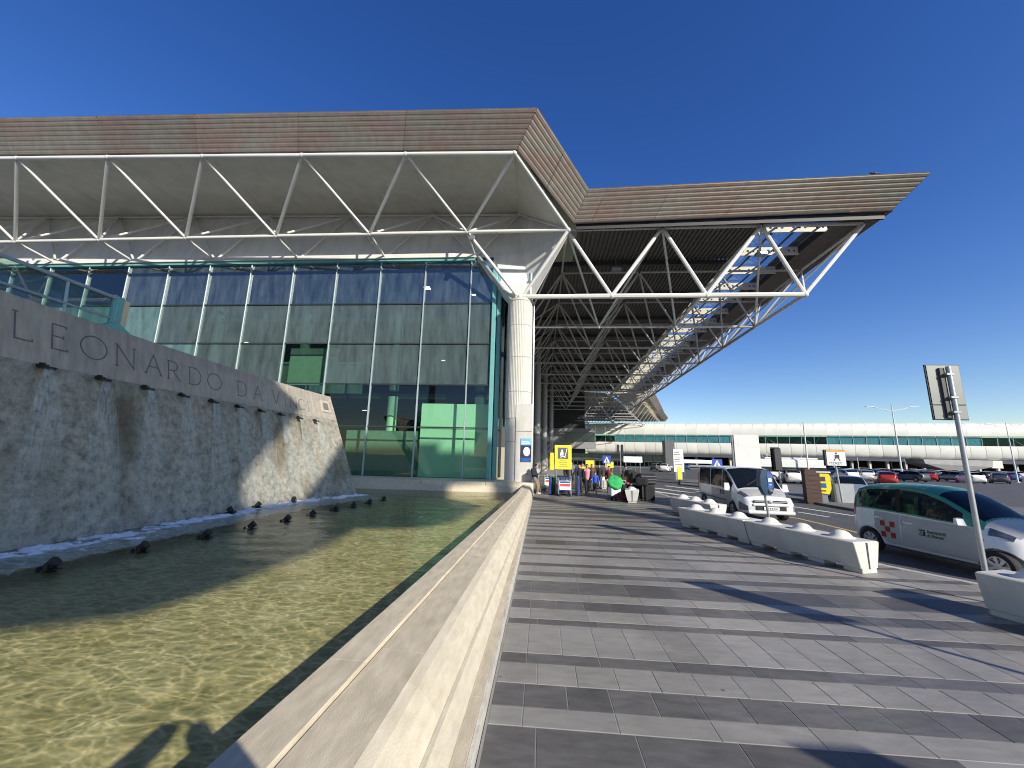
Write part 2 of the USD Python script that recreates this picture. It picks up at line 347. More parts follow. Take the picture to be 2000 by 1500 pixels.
for k in range(len(ys) - 1):
    y0, y1 = ys[k], ys[k + 1]; d = dark[k]
    px = .3737 if (d and .33 < y1 - y0 < .40 or k in (6, 8)) else .7474
    off = -.131 + (0 if k % 3 else .11)
    i0 = int(math.floor((-.44 - off) / px)); x = off + i0 * px
    lim = min(kerb_x(y0), kerb_x(y1))
    while x < lim:
        x0, x1 = max(x, -.40), min(x + px, lim); x += px
        if x1 - x0 < .05: continue
        c = np.array([(x0 + x1) / 2, (y0 + y1) / 2, 0]) - EYE
        z = c @ _f; u = c @ _r / z if z > .2 else 9; w = c @ _u / z if z > .2 else 9
        m = tile_mesh(x0, x1, y0, y1, rng.uniform(-.0008, .0008))
        seen = z > .2 and abs(u) < 1.42 and w > -1.12
        if seen: tiles.append((z, m, d))
        elif y1 < 4: continue
        else: far[d].append(m)
tiles.sort(key=lambda t: t[0])
for z, m, d in tiles[:300]: pv.part('tile', m, 'tile_dark' if d else 'tile_light')
for z, m, d in tiles[300:]: far[d].append(m)
for d in (True, False):
    pv.part('far_tiles', far[d], 'tile_dark_far' if d else 'tile_light_far', kind='stuff')
M('plain_paving', (.17, .165, .155), .6, var=.2, scale=1)
pv.part('far_paving', sheet([(-.4, -16), (-.4, .9), (kerb_x(.9) - .02, .9), (17, -16)], -.006), 'plain_paving')
pv.part('far_paving', sheet([(-5.9, 44), (-5.9, 111)] + [(kerb_x(y) - .02, y) for y in (110, 75, 44)], -.006), 'plain_paving')
# painted lines on the road
def stripe(P, w, mat='marking', z=ROADZ + .004):
    P = [np.array(p[:2], float) for p in P]; L, R = [], []
    for k, p in enumerate(P):
        d = P[min(k + 1, len(P) - 1)] - P[max(k - 1, 0)]; d /= np.linalg.norm(d); n = np.array([-d[1], d[0]]) * w / 2
        L.append((*(p + n), z)); R.append((*(p - n), z))
    return grid([L, R][::-1])
rd = lambda x, y: onz(x, y, ROADZ)
def mark(name, m, mat): single(name, m, mat, kind='structure')
mark('road_marking', stripe([rd(1250, 962), rd(1560, 1013), rd(1650, 1034), rd(1700, 1047), rd(1900, 1100), rd(2100, 1160)], .13), 'marking_yellow')
mark('road_marking', stripe([rd(1360, 960), rd(1558, 991), rd(1690, 1011)], .20), 'marking')
mark('road_marking', stripe([rd(1558, 1000), rd(1620, 1010)], .16), 'marking')
for k, (a, b) in enumerate((((1278, 953), (1362, 964)), ((1268, 958), (1362, 972)), ((1262, 964), (1362, 981)), ((1300, 949), (1380, 958)))):
    mark('crossing_stripe', stripe([rd(*a), rd(*b)], .45), 'marking')
# a raised kerbed island between the two carriageways
isl = [rd(1330, 948)[:2], rd(1480, 962)[:2], rd(1620, 990)[:2], rd(1700, 1004)[:2], rd(1990, 1052)[:2], rd(2200, 1060)[:2], rd(2200, 1015)[:2], rd(1700, 968)[:2], rd(1480, 943)[:2], rd(1330, 938)[:2]]
v, f = extrude(Polygon(isl).buffer(.05), .12); M('island_paving', (.14, .14, .14), .8, var=.2, scale=2)
single('traffic_island', (v + [0, 0, ROADZ - .004], f), 'island_paving', kind='structure')

# ================================================================ THE POOL
WATERZ = .05
pl = Thing('pool_floor', None, None, kind='structure')
M('pool_stone', (.86, .78, .47), .7, col2=(.60, .53, .27), scale=1.1, detail=9, bump=.2)
pl.part('floor', (np.array([[-16, -18, -.34], [-1.0, -18, -.34], [-1.0, 23, -.34], [-16, 23, -.34]], float), np.array([[0, 1, 2], [0, 2, 3]])), 'pool_stone')
# water: rippled, clear; the ripples' lens effect lets more sun through along their crests
xs, yy = np.linspace(-12.4, -1.02, 120), np.linspace(-9, 22.4, 300)
X, Y = np.meshgrid(xs, yy, indexing='ij')
Zw = WATERZ + .006 * np.sin(2.2 * X + 5.1 * Y + 1.3 * np.sin(X)) + .005 * np.sin(-1.3 * X + 7.3 * Y + 2 * np.sin(.7 * Y)) + .003 * np.sin(6 * X + 3 * Y)
wv, wf = grid(np.stack([X, Y, Zw], -1))
wf = wf[:, ::-1] if np.cross(wv[wf[0, 1]] - wv[wf[0, 0]], wv[wf[0, 2]] - wv[wf[0, 0]])[2] < 0 else wf
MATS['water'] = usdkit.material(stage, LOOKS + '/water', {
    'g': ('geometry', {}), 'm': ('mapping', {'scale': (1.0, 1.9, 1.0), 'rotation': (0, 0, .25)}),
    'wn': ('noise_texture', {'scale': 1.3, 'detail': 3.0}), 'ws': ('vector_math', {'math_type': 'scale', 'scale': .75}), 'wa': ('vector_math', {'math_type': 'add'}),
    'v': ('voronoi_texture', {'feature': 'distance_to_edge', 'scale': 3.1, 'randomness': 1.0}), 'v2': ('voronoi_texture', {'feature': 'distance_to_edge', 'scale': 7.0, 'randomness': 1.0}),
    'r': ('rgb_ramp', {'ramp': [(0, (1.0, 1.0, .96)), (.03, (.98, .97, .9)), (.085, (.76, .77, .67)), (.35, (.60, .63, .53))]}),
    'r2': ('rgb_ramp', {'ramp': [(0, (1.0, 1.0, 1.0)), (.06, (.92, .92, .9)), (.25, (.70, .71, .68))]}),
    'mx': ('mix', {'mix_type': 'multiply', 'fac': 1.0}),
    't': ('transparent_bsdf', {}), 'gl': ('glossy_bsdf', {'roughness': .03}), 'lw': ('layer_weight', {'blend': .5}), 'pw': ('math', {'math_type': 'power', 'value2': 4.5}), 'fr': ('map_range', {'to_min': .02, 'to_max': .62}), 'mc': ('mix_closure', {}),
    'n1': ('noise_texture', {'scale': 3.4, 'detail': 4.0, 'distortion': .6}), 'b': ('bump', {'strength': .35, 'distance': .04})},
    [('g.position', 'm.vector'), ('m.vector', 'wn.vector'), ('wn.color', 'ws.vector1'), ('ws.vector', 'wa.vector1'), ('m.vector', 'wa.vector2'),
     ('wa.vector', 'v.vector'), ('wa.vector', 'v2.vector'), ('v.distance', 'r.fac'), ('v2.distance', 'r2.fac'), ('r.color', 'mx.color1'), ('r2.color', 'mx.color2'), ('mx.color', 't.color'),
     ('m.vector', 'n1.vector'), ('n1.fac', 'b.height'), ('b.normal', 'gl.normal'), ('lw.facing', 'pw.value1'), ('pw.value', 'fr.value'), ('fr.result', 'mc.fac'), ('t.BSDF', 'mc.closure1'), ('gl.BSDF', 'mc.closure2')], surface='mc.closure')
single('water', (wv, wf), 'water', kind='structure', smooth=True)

# ---- the travertine wall round the pool, walked along beside the pavement
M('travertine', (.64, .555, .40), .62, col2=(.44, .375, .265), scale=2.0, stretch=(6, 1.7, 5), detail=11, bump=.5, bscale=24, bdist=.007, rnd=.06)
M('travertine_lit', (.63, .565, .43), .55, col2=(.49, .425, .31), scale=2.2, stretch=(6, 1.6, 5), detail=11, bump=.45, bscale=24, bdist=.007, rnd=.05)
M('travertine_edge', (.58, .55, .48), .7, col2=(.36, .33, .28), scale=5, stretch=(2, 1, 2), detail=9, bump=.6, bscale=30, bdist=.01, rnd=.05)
cw = Thing('pool_wall', 'long low travertine wall with moulded side between the pool and the tiled pavement', 'wall', (-.9, 2.3, 0))
prof = dict(  # name: (material, profile at y = 2.3, profile at y = 14); points are (x, z) in world units
    inner_slab=('travertine', [(-1.63, -.36), (-1.34, -.36), (-1.325, .485), (-1.335, .512), (-1.62, .512)], [(-1.17, -.36), (-.99, -.36), (-.975, .485), (-.985, .512), (-1.16, .512)]),
    seat_slab=('travertine', [(-1.31, -.36), (-.94, -.36), (-.94, .475), (-1.31, .492)], [(-.962, -.36), (-.70, -.36), (-.70, .475), (-.962, .492)]),
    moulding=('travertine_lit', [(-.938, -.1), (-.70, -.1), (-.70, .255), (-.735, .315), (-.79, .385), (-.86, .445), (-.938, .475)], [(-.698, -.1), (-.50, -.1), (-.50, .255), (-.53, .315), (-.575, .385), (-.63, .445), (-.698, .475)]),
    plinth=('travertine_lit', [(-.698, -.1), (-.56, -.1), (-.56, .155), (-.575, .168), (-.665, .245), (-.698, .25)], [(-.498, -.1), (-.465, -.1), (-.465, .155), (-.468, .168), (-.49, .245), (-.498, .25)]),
    ledge=('travertine', [(-.558, -.1), (-.462, -.1), (-.462, .138), (-.558, .142)], [(-.4635, -.1), (-.432, -.1), (-.432, .138), (-.4635, .142)]),
    edge_stone=('travertine_edge', [(-.459, -.15), (-.425, -.15), (-.430, .118), (-.459, .122)], [(-.430, -.15), (-.412, -.15), (-.415, .118), (-.430, .122)]))
def prof_at(nm, y):
    t = (y - 2.3) / (14 - 2.3); A, B = np.array(prof[nm][1]), np.array(prof[nm][2]); P = A + (B - A) * (t if t < 1.3 else 1.3 + (t - 1.3) * .25)
    return np.column_stack([P[:, 0], np.full(len(P), y), P[:, 1]])
for nm, (mt, A, B) in prof.items():
    L = {'inner_slab': 2.35, 'seat_slab': 3.1, 'moulding': 3.6, 'plinth': 3.6, 'ledge': 2.9, 'edge_stone': 2.2}[nm]
    y = -9.0 + {'inner_slab': .4, 'seat_slab': 0, 'moulding': 1.2, 'plinth': 2.3, 'ledge': .9, 'edge_stone': 1.7}[nm]
    while y < 22.25:
        y1 = min(y + L, 22.3); g_ = .0025
        if y1 > .3 or y1 < -99:
            P, Q = prof_at(nm, y + g_), prof_at(nm, y1 - g_)
            cw.part(nm, sweep([tuple(p) for p in np.array(A)], Q, P), mt, w=True)
        else:
            P, Q = prof_at(nm, y), prof_at(nm, y1); cw.part(nm, sweep([tuple(p) for p in np.array(A)], Q, P), mt, w=True)
        y = y1
# the far side of the pool, under the glass front
fw = Thing('pool_ledge', 'pale travertine ledge at the far end of the pool under the glass front', 'ledge', (-5, 23, 0))
x = -12.4
while x < -.5:
    x1 = min(x + 1.85, -.42)
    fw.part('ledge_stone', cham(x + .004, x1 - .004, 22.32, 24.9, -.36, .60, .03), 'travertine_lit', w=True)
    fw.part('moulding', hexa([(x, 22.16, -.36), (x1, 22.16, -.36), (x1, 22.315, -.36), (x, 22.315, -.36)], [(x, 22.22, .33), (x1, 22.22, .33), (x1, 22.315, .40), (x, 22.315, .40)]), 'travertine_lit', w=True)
    x = x1
# ================================================================ THE FOUNTAIN WALL
# it leans back and bends gently round the pool: foot and crest as curves of y, s runs along it, v up it
FB, FT = [-4.0e-5, 0, 0, 0], None
_B = np.array([(-10.18, 7.03), (-10.1, 7.97), (-10.16, 9.3), (-10.25, 10.85), (-10.2, 13.8), (-9.84, 16.3), (-9.03, 19.07)])
_T = np.array([(-10.87, 6.5), (-11.2, 8.8), (-11.7, 12.9), (-11.8, 15.8), (-11.84, 20.65)])
PB, PT = np.polyfit(_B[:, 1], _B[:, 0], 3), np.polyfit(_T[:, 1], _T[:, 0], 2)
def FS(s, v):
    yb, yt = 3 + 16.07 * s, 2 + 18.65 * s
    xb = np.polyval(PB, max(yb, 4)); xt = np.polyval(PT, yt)
    b, t = np.array([xb, yb, WATERZ]), np.array([xt, yt, 5.1])
    return b + (t - b) * v
def FN(s, v):
    a = FS(s + .01, v) - FS(s - .01, v); b = FS(s, v + .01) - FS(s, v - .01); n = np.cross(b, a)
    n = -n if n[0] < 0 else n
    return n / np.linalg.norm(n)
M('fountain_band', (.66, .595, .51), .55, var=.2, scale=2.2, stretch=(3, 3, .7), detail=9, bump=.25, bscale=40, bdist=.004, rnd=.04)
MATS['fountain_wet'] = usdkit.material(stage, LOOKS + '/fountain_wet', {
    'g': ('geometry', {}), 'n': ('noise_texture', {'scale': 4.5, 'detail': 10.0, 'roughness': .75}), 'r': ('rgb_ramp', {'ramp': [(.34, (.27, .245, .20)), (.5, (.56, .525, .44)), (.64, (.75, .71, .60))]}),
    'm': ('mapping', {'scale': (.9, .9, .35)}), 'n2': ('noise_texture', {'scale': .75, 'detail': 3.0}), 'r2': ('rgb_ramp', {'ramp': [(.55, (0, 0, 0)), (.72, (1, 1, 1))]}),
    'x': ('mix', {'mix_type': 'mix', 'color2': (.19, .14, .05)}), 'bw': ('rgb_to_bw', {}), 'ms': ('math', {'math_type': 'multiply', 'value2': .8}),
    'b': ('bump', {'strength': .8, 'distance': .02}), 'n3': ('noise_texture', {'scale': 22.0, 'detail': 6.0, 'roughness': .8}),
    'p': ('principled_bsdf', {'roughness': .34, 'specular_ior_level': .6})},
    [('g.position', 'n.vector'), ('n.fac', 'r.fac'), ('g.position', 'm.vector'), ('m.vector', 'n2.vector'), ('n2.fac', 'r2.fac'), ('r2.color', 'bw.color'), ('bw.val', 'ms.value1'), ('ms.value', 'x.fac'),
     ('r.color', 'x.color1'), ('x.color', 'p.base_color'), ('g.position', 'n3.vector'), ('n3.fac', 'b.height'), ('b.normal', 'p.normal')], surface='p.BSDF')
ft = Thing('fountain_wall', 'tall leaning curved travertine wall with engraved lettering and water running down', 'fountain', (-10.3, 11, 0))
def wall_piece(s0, s1, v0, v1, th, ns, nv, rough=0.0, lift=0.0):
    S_, V_ = np.linspace(s0, s1, ns), np.linspace(v0, v1, nv)
    P = np.array([[FS(s, v) for v in V_] for s in S_]); N = np.array([[FN(s, v) for v in V_] for s in S_])
    if rough:
        q = P.reshape(-1, 3); d = meshkit.fbm(q * 2.2, 2).reshape(ns, nv) * rough + meshkit.fbm(q * 7, 1).reshape(ns, nv) * rough * .35
        e = np.minimum(1, 6 * np.minimum(np.minimum.outer(np.arange(ns), np.arange(nv) * 0 + 99), 99) / ns) if False else 1.0
        P = P + N * (d * e)[..., None]
    F, Bk = P + N * lift, P - N * th
    a, fa = grid(F); b, fb = grid(Bk); n = len(a)
    idx = np.arange(ns * nv).reshape(ns, nv); rim = np.concatenate([idx[:, 0], idx[-1, 1:], idx[-2::-1, -1], idx[0, -2:0:-1]]); nx = np.roll(rim, -1)
    if np.dot(np.cross(a[fa[0, 1]] - a[fa[0, 0]], a[fa[0, 2]] - a[fa[0, 0]]), N[0, 0]) < 0: fa = fa[:, ::-1]; rim, nx = nx, rim
    return (np.vstack([a, b]), np.vstack([fa, fa[:, ::-1] * 0 + fb if False else fb, np.column_stack([rim, rim + n, nx + n]), np.column_stack([rim, nx + n, nx])]))
VB = .735
cuts = [-.30, -.05, .12, .302, .474, .648, .80, .90, 1.0]
for a, b in zip(cuts[:-1], cuts[1:]):
    ft.part('stone_band', wall_piece(a + .0004, b - .0004, VB, 1.0, .55, 12, 8), 'fountain_band', smooth=30, w=True)
cuts = [-.30, .02, .20, .38, .56, .74, .90, 1.0]
for a, b in zip(cuts[:-1], cuts[1:]):
    for v0, v1 in ((-.08, VB),):
        ft.part('rough_stone', wall_piece(a + .0003, b - .0003, v0 + .0006, v1 - .0006, .5, 40, 60, rough=.02, lift=-.02), 'fountain_wet', smooth=50, w=True)
# engraved letters
M('engraving', (.15, .135, .12), .8, var=.2)
LET = [('L', .263, .879), ('E', .302, .873), ('O', .344, .870), ('N', .389, .867), ('A', .436, .866), ('R', .475, .861), ('D', .519, .858), ('O', .566, .857), ('D', .641, .853), ('A', .690, .853), ('V', .752, .850), ('I', .787, .845), ('N', .818, .840), ('C', .851, .836), ('I', .878, .830)]
def letter_shape(c):
    """A thin-stroked capital as a flat outline, one unit tall, centred."""
    from shapely.geometry import LineString
    w = .055
    st = {'L': [[(.0, 1), (.0, 0), (.5, 0), (.5, .1)], [(-.08, 1), (.08, 1)]], 'E': [[(.45, .9), (.45, 1), (0, 1), (0, 0), (.5, 0), (.5, .1)], [(0, .52), (.36, .52)], [(.36, .6), (.36, .44)]],
          'N': [[(0, 0), (0, 1), (.75, 0), (.75, 1)], [(-.1, 1), (.0, 1)], [(.66, 1), (.84, 1)], [(-.08, 0), (.08, 0)]], 'A': [[(-.02, 0), (.36, 1), (.76, 0)], [(.13, .36), (.60, .36)], [(-.1, 0), (.06, 0)], [(.68, 0), (.84, 0)]],
          'V': [[(0, 1), (.36, 0), (.72, 1)], [(-.08, 1), (.08, 1)], [(.64, 1), (.80, 1)]], 'I': [[(0, 0), (0, 1)], [(-.08, 0), (.08, 0)], [(-.08, 1), (.08, 1)]]}
    arc = lambda cx, cy, rx, ry, a0, a1, n=22: [(cx + rx * math.cos(math.radians(t)), cy + ry * math.sin(math.radians(t))) for t in np.linspace(a0, a1, n)]
    st['O'] = [arc(.5, .5, .5, .5, 0, 360, 36)]
    st['C'] = [arc(.5, .5, .5, .5, 48, 312, 28)]
    st['D'] = [[(0, 0), (0, 1), (.28, 1)] + arc(.28, .5, .46, .5, 90, -90, 24) + [(0, 0)], [(-.08, 1), (0, 1)], [(-.08, 0), (0, 0)]]
    st['R'] = [[(0, 0), (0, 1), (.25, 1)] + arc(.25, .745, .27, .255, 90, -90, 16) + [(0, .49)], [(.25, .49), (.66, 0), (.74, 0)], [(-.08, 1), (0, 1)], [(-.08, 0), (.08, 0)]]
    return unary_union([LineString(p).buffer(w / 2, cap_style=2, join_style=2) for p in st[c]])
for c, s0, v0 in LET:
    sh = letter_shape(c); x0, _, x1, _ = sh.bounds; h = .60 if s0 < .8 else .54
    v, f = trimesh.creation.triangulate_polygon(sh, engine='earcut') if sh.geom_type == 'Polygon' else (None, None)
    v, f = np.array(v), np.array(f)
    n0 = len(v); u = (v[:, 0] - (x0 + x1) / 2) * h / 17.3; t = (v[:, 1] - .5) * h / 5.35
    P = np.array([FS(s0 + a, v0 + b) + FN(s0, v0) * .003 for a, b in zip(u, t)]); Q = np.array([FS(s0 + a, v0 + b) - FN(s0, v0) * .004 for a, b in zip(u, t)])
    e = collections.Counter(tuple(sorted(k)) for tr in f for k in ((tr[0], tr[1]), (tr[1], tr[2]), (tr[2], tr[0])))
    side = [(a, b) for a, b in e if e[(a, b)] == 1]; sf = [(a, b, b + n0) for a, b in side] + [(a, b + n0, a + n0) for a, b in side]
    nn = np.cross(P[f[0, 1]] - P[f[0, 0]], P[f[0, 2]] - P[f[0, 0]])
    if np.dot(nn, FN(s0, v0)) < 0: f = f[:, ::-1]
    ft.part('letter', (np.vstack([P, Q]), np.vstack([f, np.array(sf)])), 'engraving', w=True)
# small square plaque at the sunlit end
def on_wall(s0, s1, v0, v1, out, th):
    q = [FS(s0, v0), FS(s1, v0), FS(s1, v1), FS(s0, v1)]; n = FN((s0 + s1) / 2, (v0 + v1) / 2)
    return hexa([p - n * .01 for p in q], [p + n * (out + th) for p in q])
M('plaque_stone', (.45, .41, .33), .6, var=.2, scale=8)
pq = ft.part('plaque', on_wall(.938, .976, .80, .925, .03, .02), 'plaque_stone', w=True)
ft.part('plaque_relief', on_wall(.945, .969, .825, .90, .055, .004), 'engraving', under=pq, w=True)
# spouts, their water, and the lights and foam at the wall's foot
for nm, top in (('falling_water', .50), ('falling_water_thin', .30), ('falling_water_film', .15)):
    MATS[nm] = usdkit.material(stage, f'{LOOKS}/{nm}', {
        'g': ('geometry', {}), 'm': ('mapping', {'scale': (14, 14, 1.1)}), 'n': ('noise_texture', {'scale': 1.6, 'detail': 5.0, 'roughness': .7}),
        'mr': ('map_range', {'from_min': .40, 'from_max': .75, 'to_min': .0, 'to_max': top, 'clamp': True}),
        't': ('transparent_bsdf', {'color': (.97, .985, .99)}), 'd': ('principled_bsdf', {'base_color': (.74, .80, .81), 'roughness': .2}), 'x': ('mix_closure', {})},
        [('g.position', 'm.vector'), ('m.vector', 'n.vector'), ('n.fac', 'mr.value'), ('mr.result', 'x.fac'), ('t.BSDF', 'x.closure1'), ('d.BSDF', 'x.closure2')], surface='x.closure')
for k in range(-3, 10):
    s0 = .28 + .068 * k; v0 = .728 - .0035 * max(k, 0); p = FS(s0, v0); n = FN(s0, v0); n[2] = 0; n /= np.linalg.norm(n); t = np.array([-n[1], n[0], 0]); up = np.array([0, 0, 1.0])
    B = lambda a0, a1, b0, b1, c0, c1: hexa([p + n * a + t * b + up * c0 for a, b in ((a0, b0), (a1, b0), (a1, b1), (a0, b1))], [p + n * a + t * b + up * c1 for a, b in ((a0, b0), (a1, b0), (a1, b1), (a0, b1))])
    sp = ft.part('spout', [B(-.05, .16, -.05, .05, -.03, .03), B(.14, .24, -.13, .13, -.07, -.015), B(.02, .10, -.03, .03, .028, .07)], 'black_iron', w=True)
    R = []
    for i in range(15):
        q = i / 14; fall = 3.6 * q ** 1.2; o = .22 + .16 * math.sqrt(q) * (1 - q) - .14 * q; w = .07 + .50 * q ** .8
        lean = (FS(s0, v0)[0] - FS(s0, v0 - fall / 5.05)[0])
        R.append([p + n * (o - lean * 1.0 * q ** 0 * (1 if True else 0)) + t * (b * w + .02 * math.sin(7 * b + k)) + n * (.05 * (1 - b * b)) - up * (fall + .06) for b in np.linspace(-1, 1, 9)])
    for r0, r1, m_ in ((0, 6, 'falling_water'), (5, 10, 'falling_water_thin'), (9, 15, 'falling_water_film')): ft.part('water_fan', grid(R[r0:r1]), m_, smooth=True, w=True)
M('foam', (.74, .77, .78), .6, var=.08, scale=9, bump=.5, bscale=40, bdist=.01)
R = []
SS, QQ = np.linspace(-.1, 1.0, 420), np.linspace(0, 1, 22)
for s in SS:
    b = FS(s, 0.0); n = FN(s, 0.0); n[2] = 0; n /= np.linalg.norm(n)
    R.append([b + n * (-.05 + 1.5 * q) for q in QQ])
R = np.array(R); q_ = R.reshape(-1, 3)
lump = (meshkit.fbm(q_ * [5, 5, 0], 3) - .5).reshape(R.shape[:2]) + .6 * (meshkit.fbm(q_ * [17, 17, 0], 2, 5) - .5).reshape(R.shape[:2])
big = (meshkit.fbm(q_ * [.8, .8, 0], 2, 9) - .5).reshape(R.shape[:2])
R[:, :, 2] = WATERZ - .034 + .15 * lump + .05 * big + .045 * np.exp(-((QQ - .30) / .22) ** 2)[None, :] - .05 * np.clip((QQ - .55) * 2, 0, 1)[None, :]
single('foam', grid(R), 'foam', kind='stuff')
# black lamps standing in the water
def lamp():
    a = [cham(-.16, .16, -.10, .10, .0, .05, .012), bb(-.03, .03, -.13, -.10, .0, .16), bb(-.03, .03, .10, .13, .0, .16)]
    a = [xf(m, s=.78) for m in a]
    return a, xf(lathe([(.0, -.10), (.075, -.10), (.09, -.04), (.10, .06), (.115, .07), (.115, .10), (.0, .10)], 14), (0, 0, .11), ry=.9, s=.78), bb(-.17, -.14, -.05, .05, .02, .08)
spots = [(-8.02, 6.22), (-7.82, 7.52), (-7.67, 8.84), (-7.5, 10.05), (-7.34, 11.24), (-7.25, 12.37), (-7.15, 13.58), (-7.0, 14.6), (-6.9, 15.75), (-6.78, 16.9)]
proto = None
names_ = ['nearest', 'second', 'third', 'fourth', 'fifth', 'sixth', 'seventh', 'eighth', 'ninth', 'farthest']
for k, (x, y) in enumerate(spots):
    lab = f'black lamp in the shallow pool, {names_[k]} of the row along the fountain wall'
    if proto is None:
        proto = Thing('pool_lamp', lab, 'lamp', (x, y, WATERZ - .03), .3, 'black lamps in a row in the pool'); a, b, c = lamp()
        proto.part('bracket', a, 'black_iron'); proto.part('lamp_head', b, 'black_iron', smooth=40); proto.part('junction_box', c, 'black_plastic')
    else: copy_of(proto, (x, y, WATERZ - .03), .3 + .25 * math.sin(3 * k), lab)
for k, (px, py) in enumerate(((508, 992), (578, 981), (455, 1003))):
    p = onz(px, py, WATERZ)
    copy_of(proto, (p[0] - .1, p[1], WATERZ), 1.2 + k, ['black lamp at the foot of the sunlit patch of fountain wall', 'black lamp at the wall foot right of the sunlit patch corner', 'small black lamp at the shaded wall foot left of the sunlit patch'][k])
# ---- glass balustrade behind the wall
bl = Thing('glass_balustrade', 'teal glass balustrade with pale rails behind the top of the fountain wall', 'balustrade', (-13, 6, 4.5))
for z, r in ((6.53, .05), (5.88, .035)): bl.part('rail', tube((-13, -6, z), (-13, 10.2 if z > 6 else 10.15, z), r, 10), 'pale_frame', smooth=30, w=True)
for y in (-3.0, .0, 3.0, 6.0, 9.0): bl.part('post', tube((-13.02, y - .18 * 0, 6.5), (-13.02, y + .12, 5.0), .035, 8), 'pale_frame', smooth=30, w=True)
bl.part('brace', tube((-13.05, 8.6, 6.45), (-13.9, 7.4, 5.2), .03, 8), 'pale_frame', smooth=30, w=True)
for a, b in zip((-6, -3, 0, 3, 6, 9.06), (-3, 0, 3, 6, 9, 10.2)):
    bl.part('glass_panel', (np.array([[-13.06, a + .02, 4.9], [-13.06, b - .02, 4.9], [-13.06, b - .02, 6.5], [-13.06, a + .02, 6.5]]), np.array([[0, 1, 2], [0, 2, 3]])), 'glass_rail', w=True)
bl.part('end_bracket', [cham(-13.1, -12.95, 10.22, 10.42, 5.55, 6.6, .02), cham(-13.08, -12.97, 10.16, 10.22, 5.5, 6.62, .01)], 'teal_frame', w=True)
M('cream_metal', (.66, .56, .34), .4, var=.08)
bl.part('end_plate', cham(-13.09, -12.96, 10.43, 10.60, 5.7, 6.55, .015), 'cream_metal', w=True, label='cream end plate catching the sun')
bl.part('foot_clamp', [hull([(-13.1, 10.0, 5.62), (-13.1, 10.95, 5.40), (-12.9, 10.0, 5.62), (-12.9, 10.95, 5.40), (-13.1, 10.3, 5.80), (-12.9, 10.3, 5.80), (-13.1, 10.0, 5.55), (-12.9, 10.0, 5.55), (-13.1, 10.95, 5.34), (-12.9, 10.95, 5.34)]), cham(-13.1, -12.95, 10.2, 10.5, 4.8, 5.6, .02)], 'teal_frame', w=True)
bl.part('ramp_slab', bb(-16, -12.9, -8, 10.9, 4.55, 4.88), 'interior_grey', w=True)
# ================================================================ THE TERMINAL
tb = Thing('terminal_building', 'airport terminal with teal glass front, white space frame and brown flared roof edge', 'building', (-3.4, 25, 0))
GY = 25.0
GZ = [.585, 3.80, 6.65, 9.50, 12.40, 15.75]
mx = [-41.0 + 3.277 * k for k in range(0, 12)]            # the last one stands at -4.95
mx = [-5.0 - 3.277 * k for k in range(16, -1, -1)] + [-3.42]
for k, x in enumerate(mx[:-1]):
    tb.part('mullion', cham(x - .038, x + .038, GY - .13, GY + .06, GZ[0], GZ[-1], .012), 'pale_frame', w=True)
tb.part('corner_post', [cham(-3.46, -3.16, GY - .20, GY + .2, .58, 15.2, .03)], 'teal_frame', w=True)
tb.part('corner_post', [cham(-3.12, -2.86, GY - .05, GY + .3, .58, 14.6, .03)], 'teal_frame', w=True)
for j, z in enumerate(GZ):
    tb.part('transom', bb(mx[0], -3.46, GY - .07, GY - .015, z - (.05 if 0 < j < 5 else .11), z + .045), 'dark_frame', w=True)
for i in range(len(mx) - 1):
    for j in range(5):
        a, b = mx[i] + .05, mx[i + 1] - .05
        kind = 'glass_green' if j < 2 else ('glass_teal' if i < 10 and j < 3 or i < 9 else 'glass_dusty') if j < 4 else 'glass_reflect'
        if j == 2 and i == 12: kind = 'glass_green'
        if j == 4 and i >= 8: kind = 'glass_top'
        q = np.array([[a, GY, GZ[j] + .04], [b, GY, GZ[j] + .04], [b, GY, GZ[j + 1] - .05], [a, GY, GZ[j + 1] - .05]])
        q[:, 1] += [.004 * rng.uniform(-1, 1) for _ in range(1)][0] + np.array([0, .0, 1, 1]) * .006 * rng.uniform(-1, 1)
        if 'glass_top' not in MATS: pane('glass_top', (.30, .52, .58), 2.3, dust=(.14, .20, .25), dustfac=(.02, .40))
        tb.part('pane', (q, np.array([[0, 1, 2], [0, 2, 3]])), kind, w=True)
# the glass turns the corner behind the column
for k in range(6):
    y0 = GY + .3 + 2.5 * k
    for j in range(5):
        tb.part('pane', (np.array([[-2.95, y0 + .05, GZ[j] + .04], [-2.95, y0 + 2.45, GZ[j] + .04], [-2.95, y0 + 2.45, GZ[j + 1] - .05], [-2.95, y0 + .05, GZ[j + 1] - .05]]), np.array([[0, 1, 2], [0, 2, 3]])), 'glass_green' if j < 2 else 'glass_reflect', w=True)
    tb.part('mullion', cham(-3.0, -2.85, y0 + 2.44, y0 + 2.56, .585, 15.7, .012), 'dark_frame', w=True)
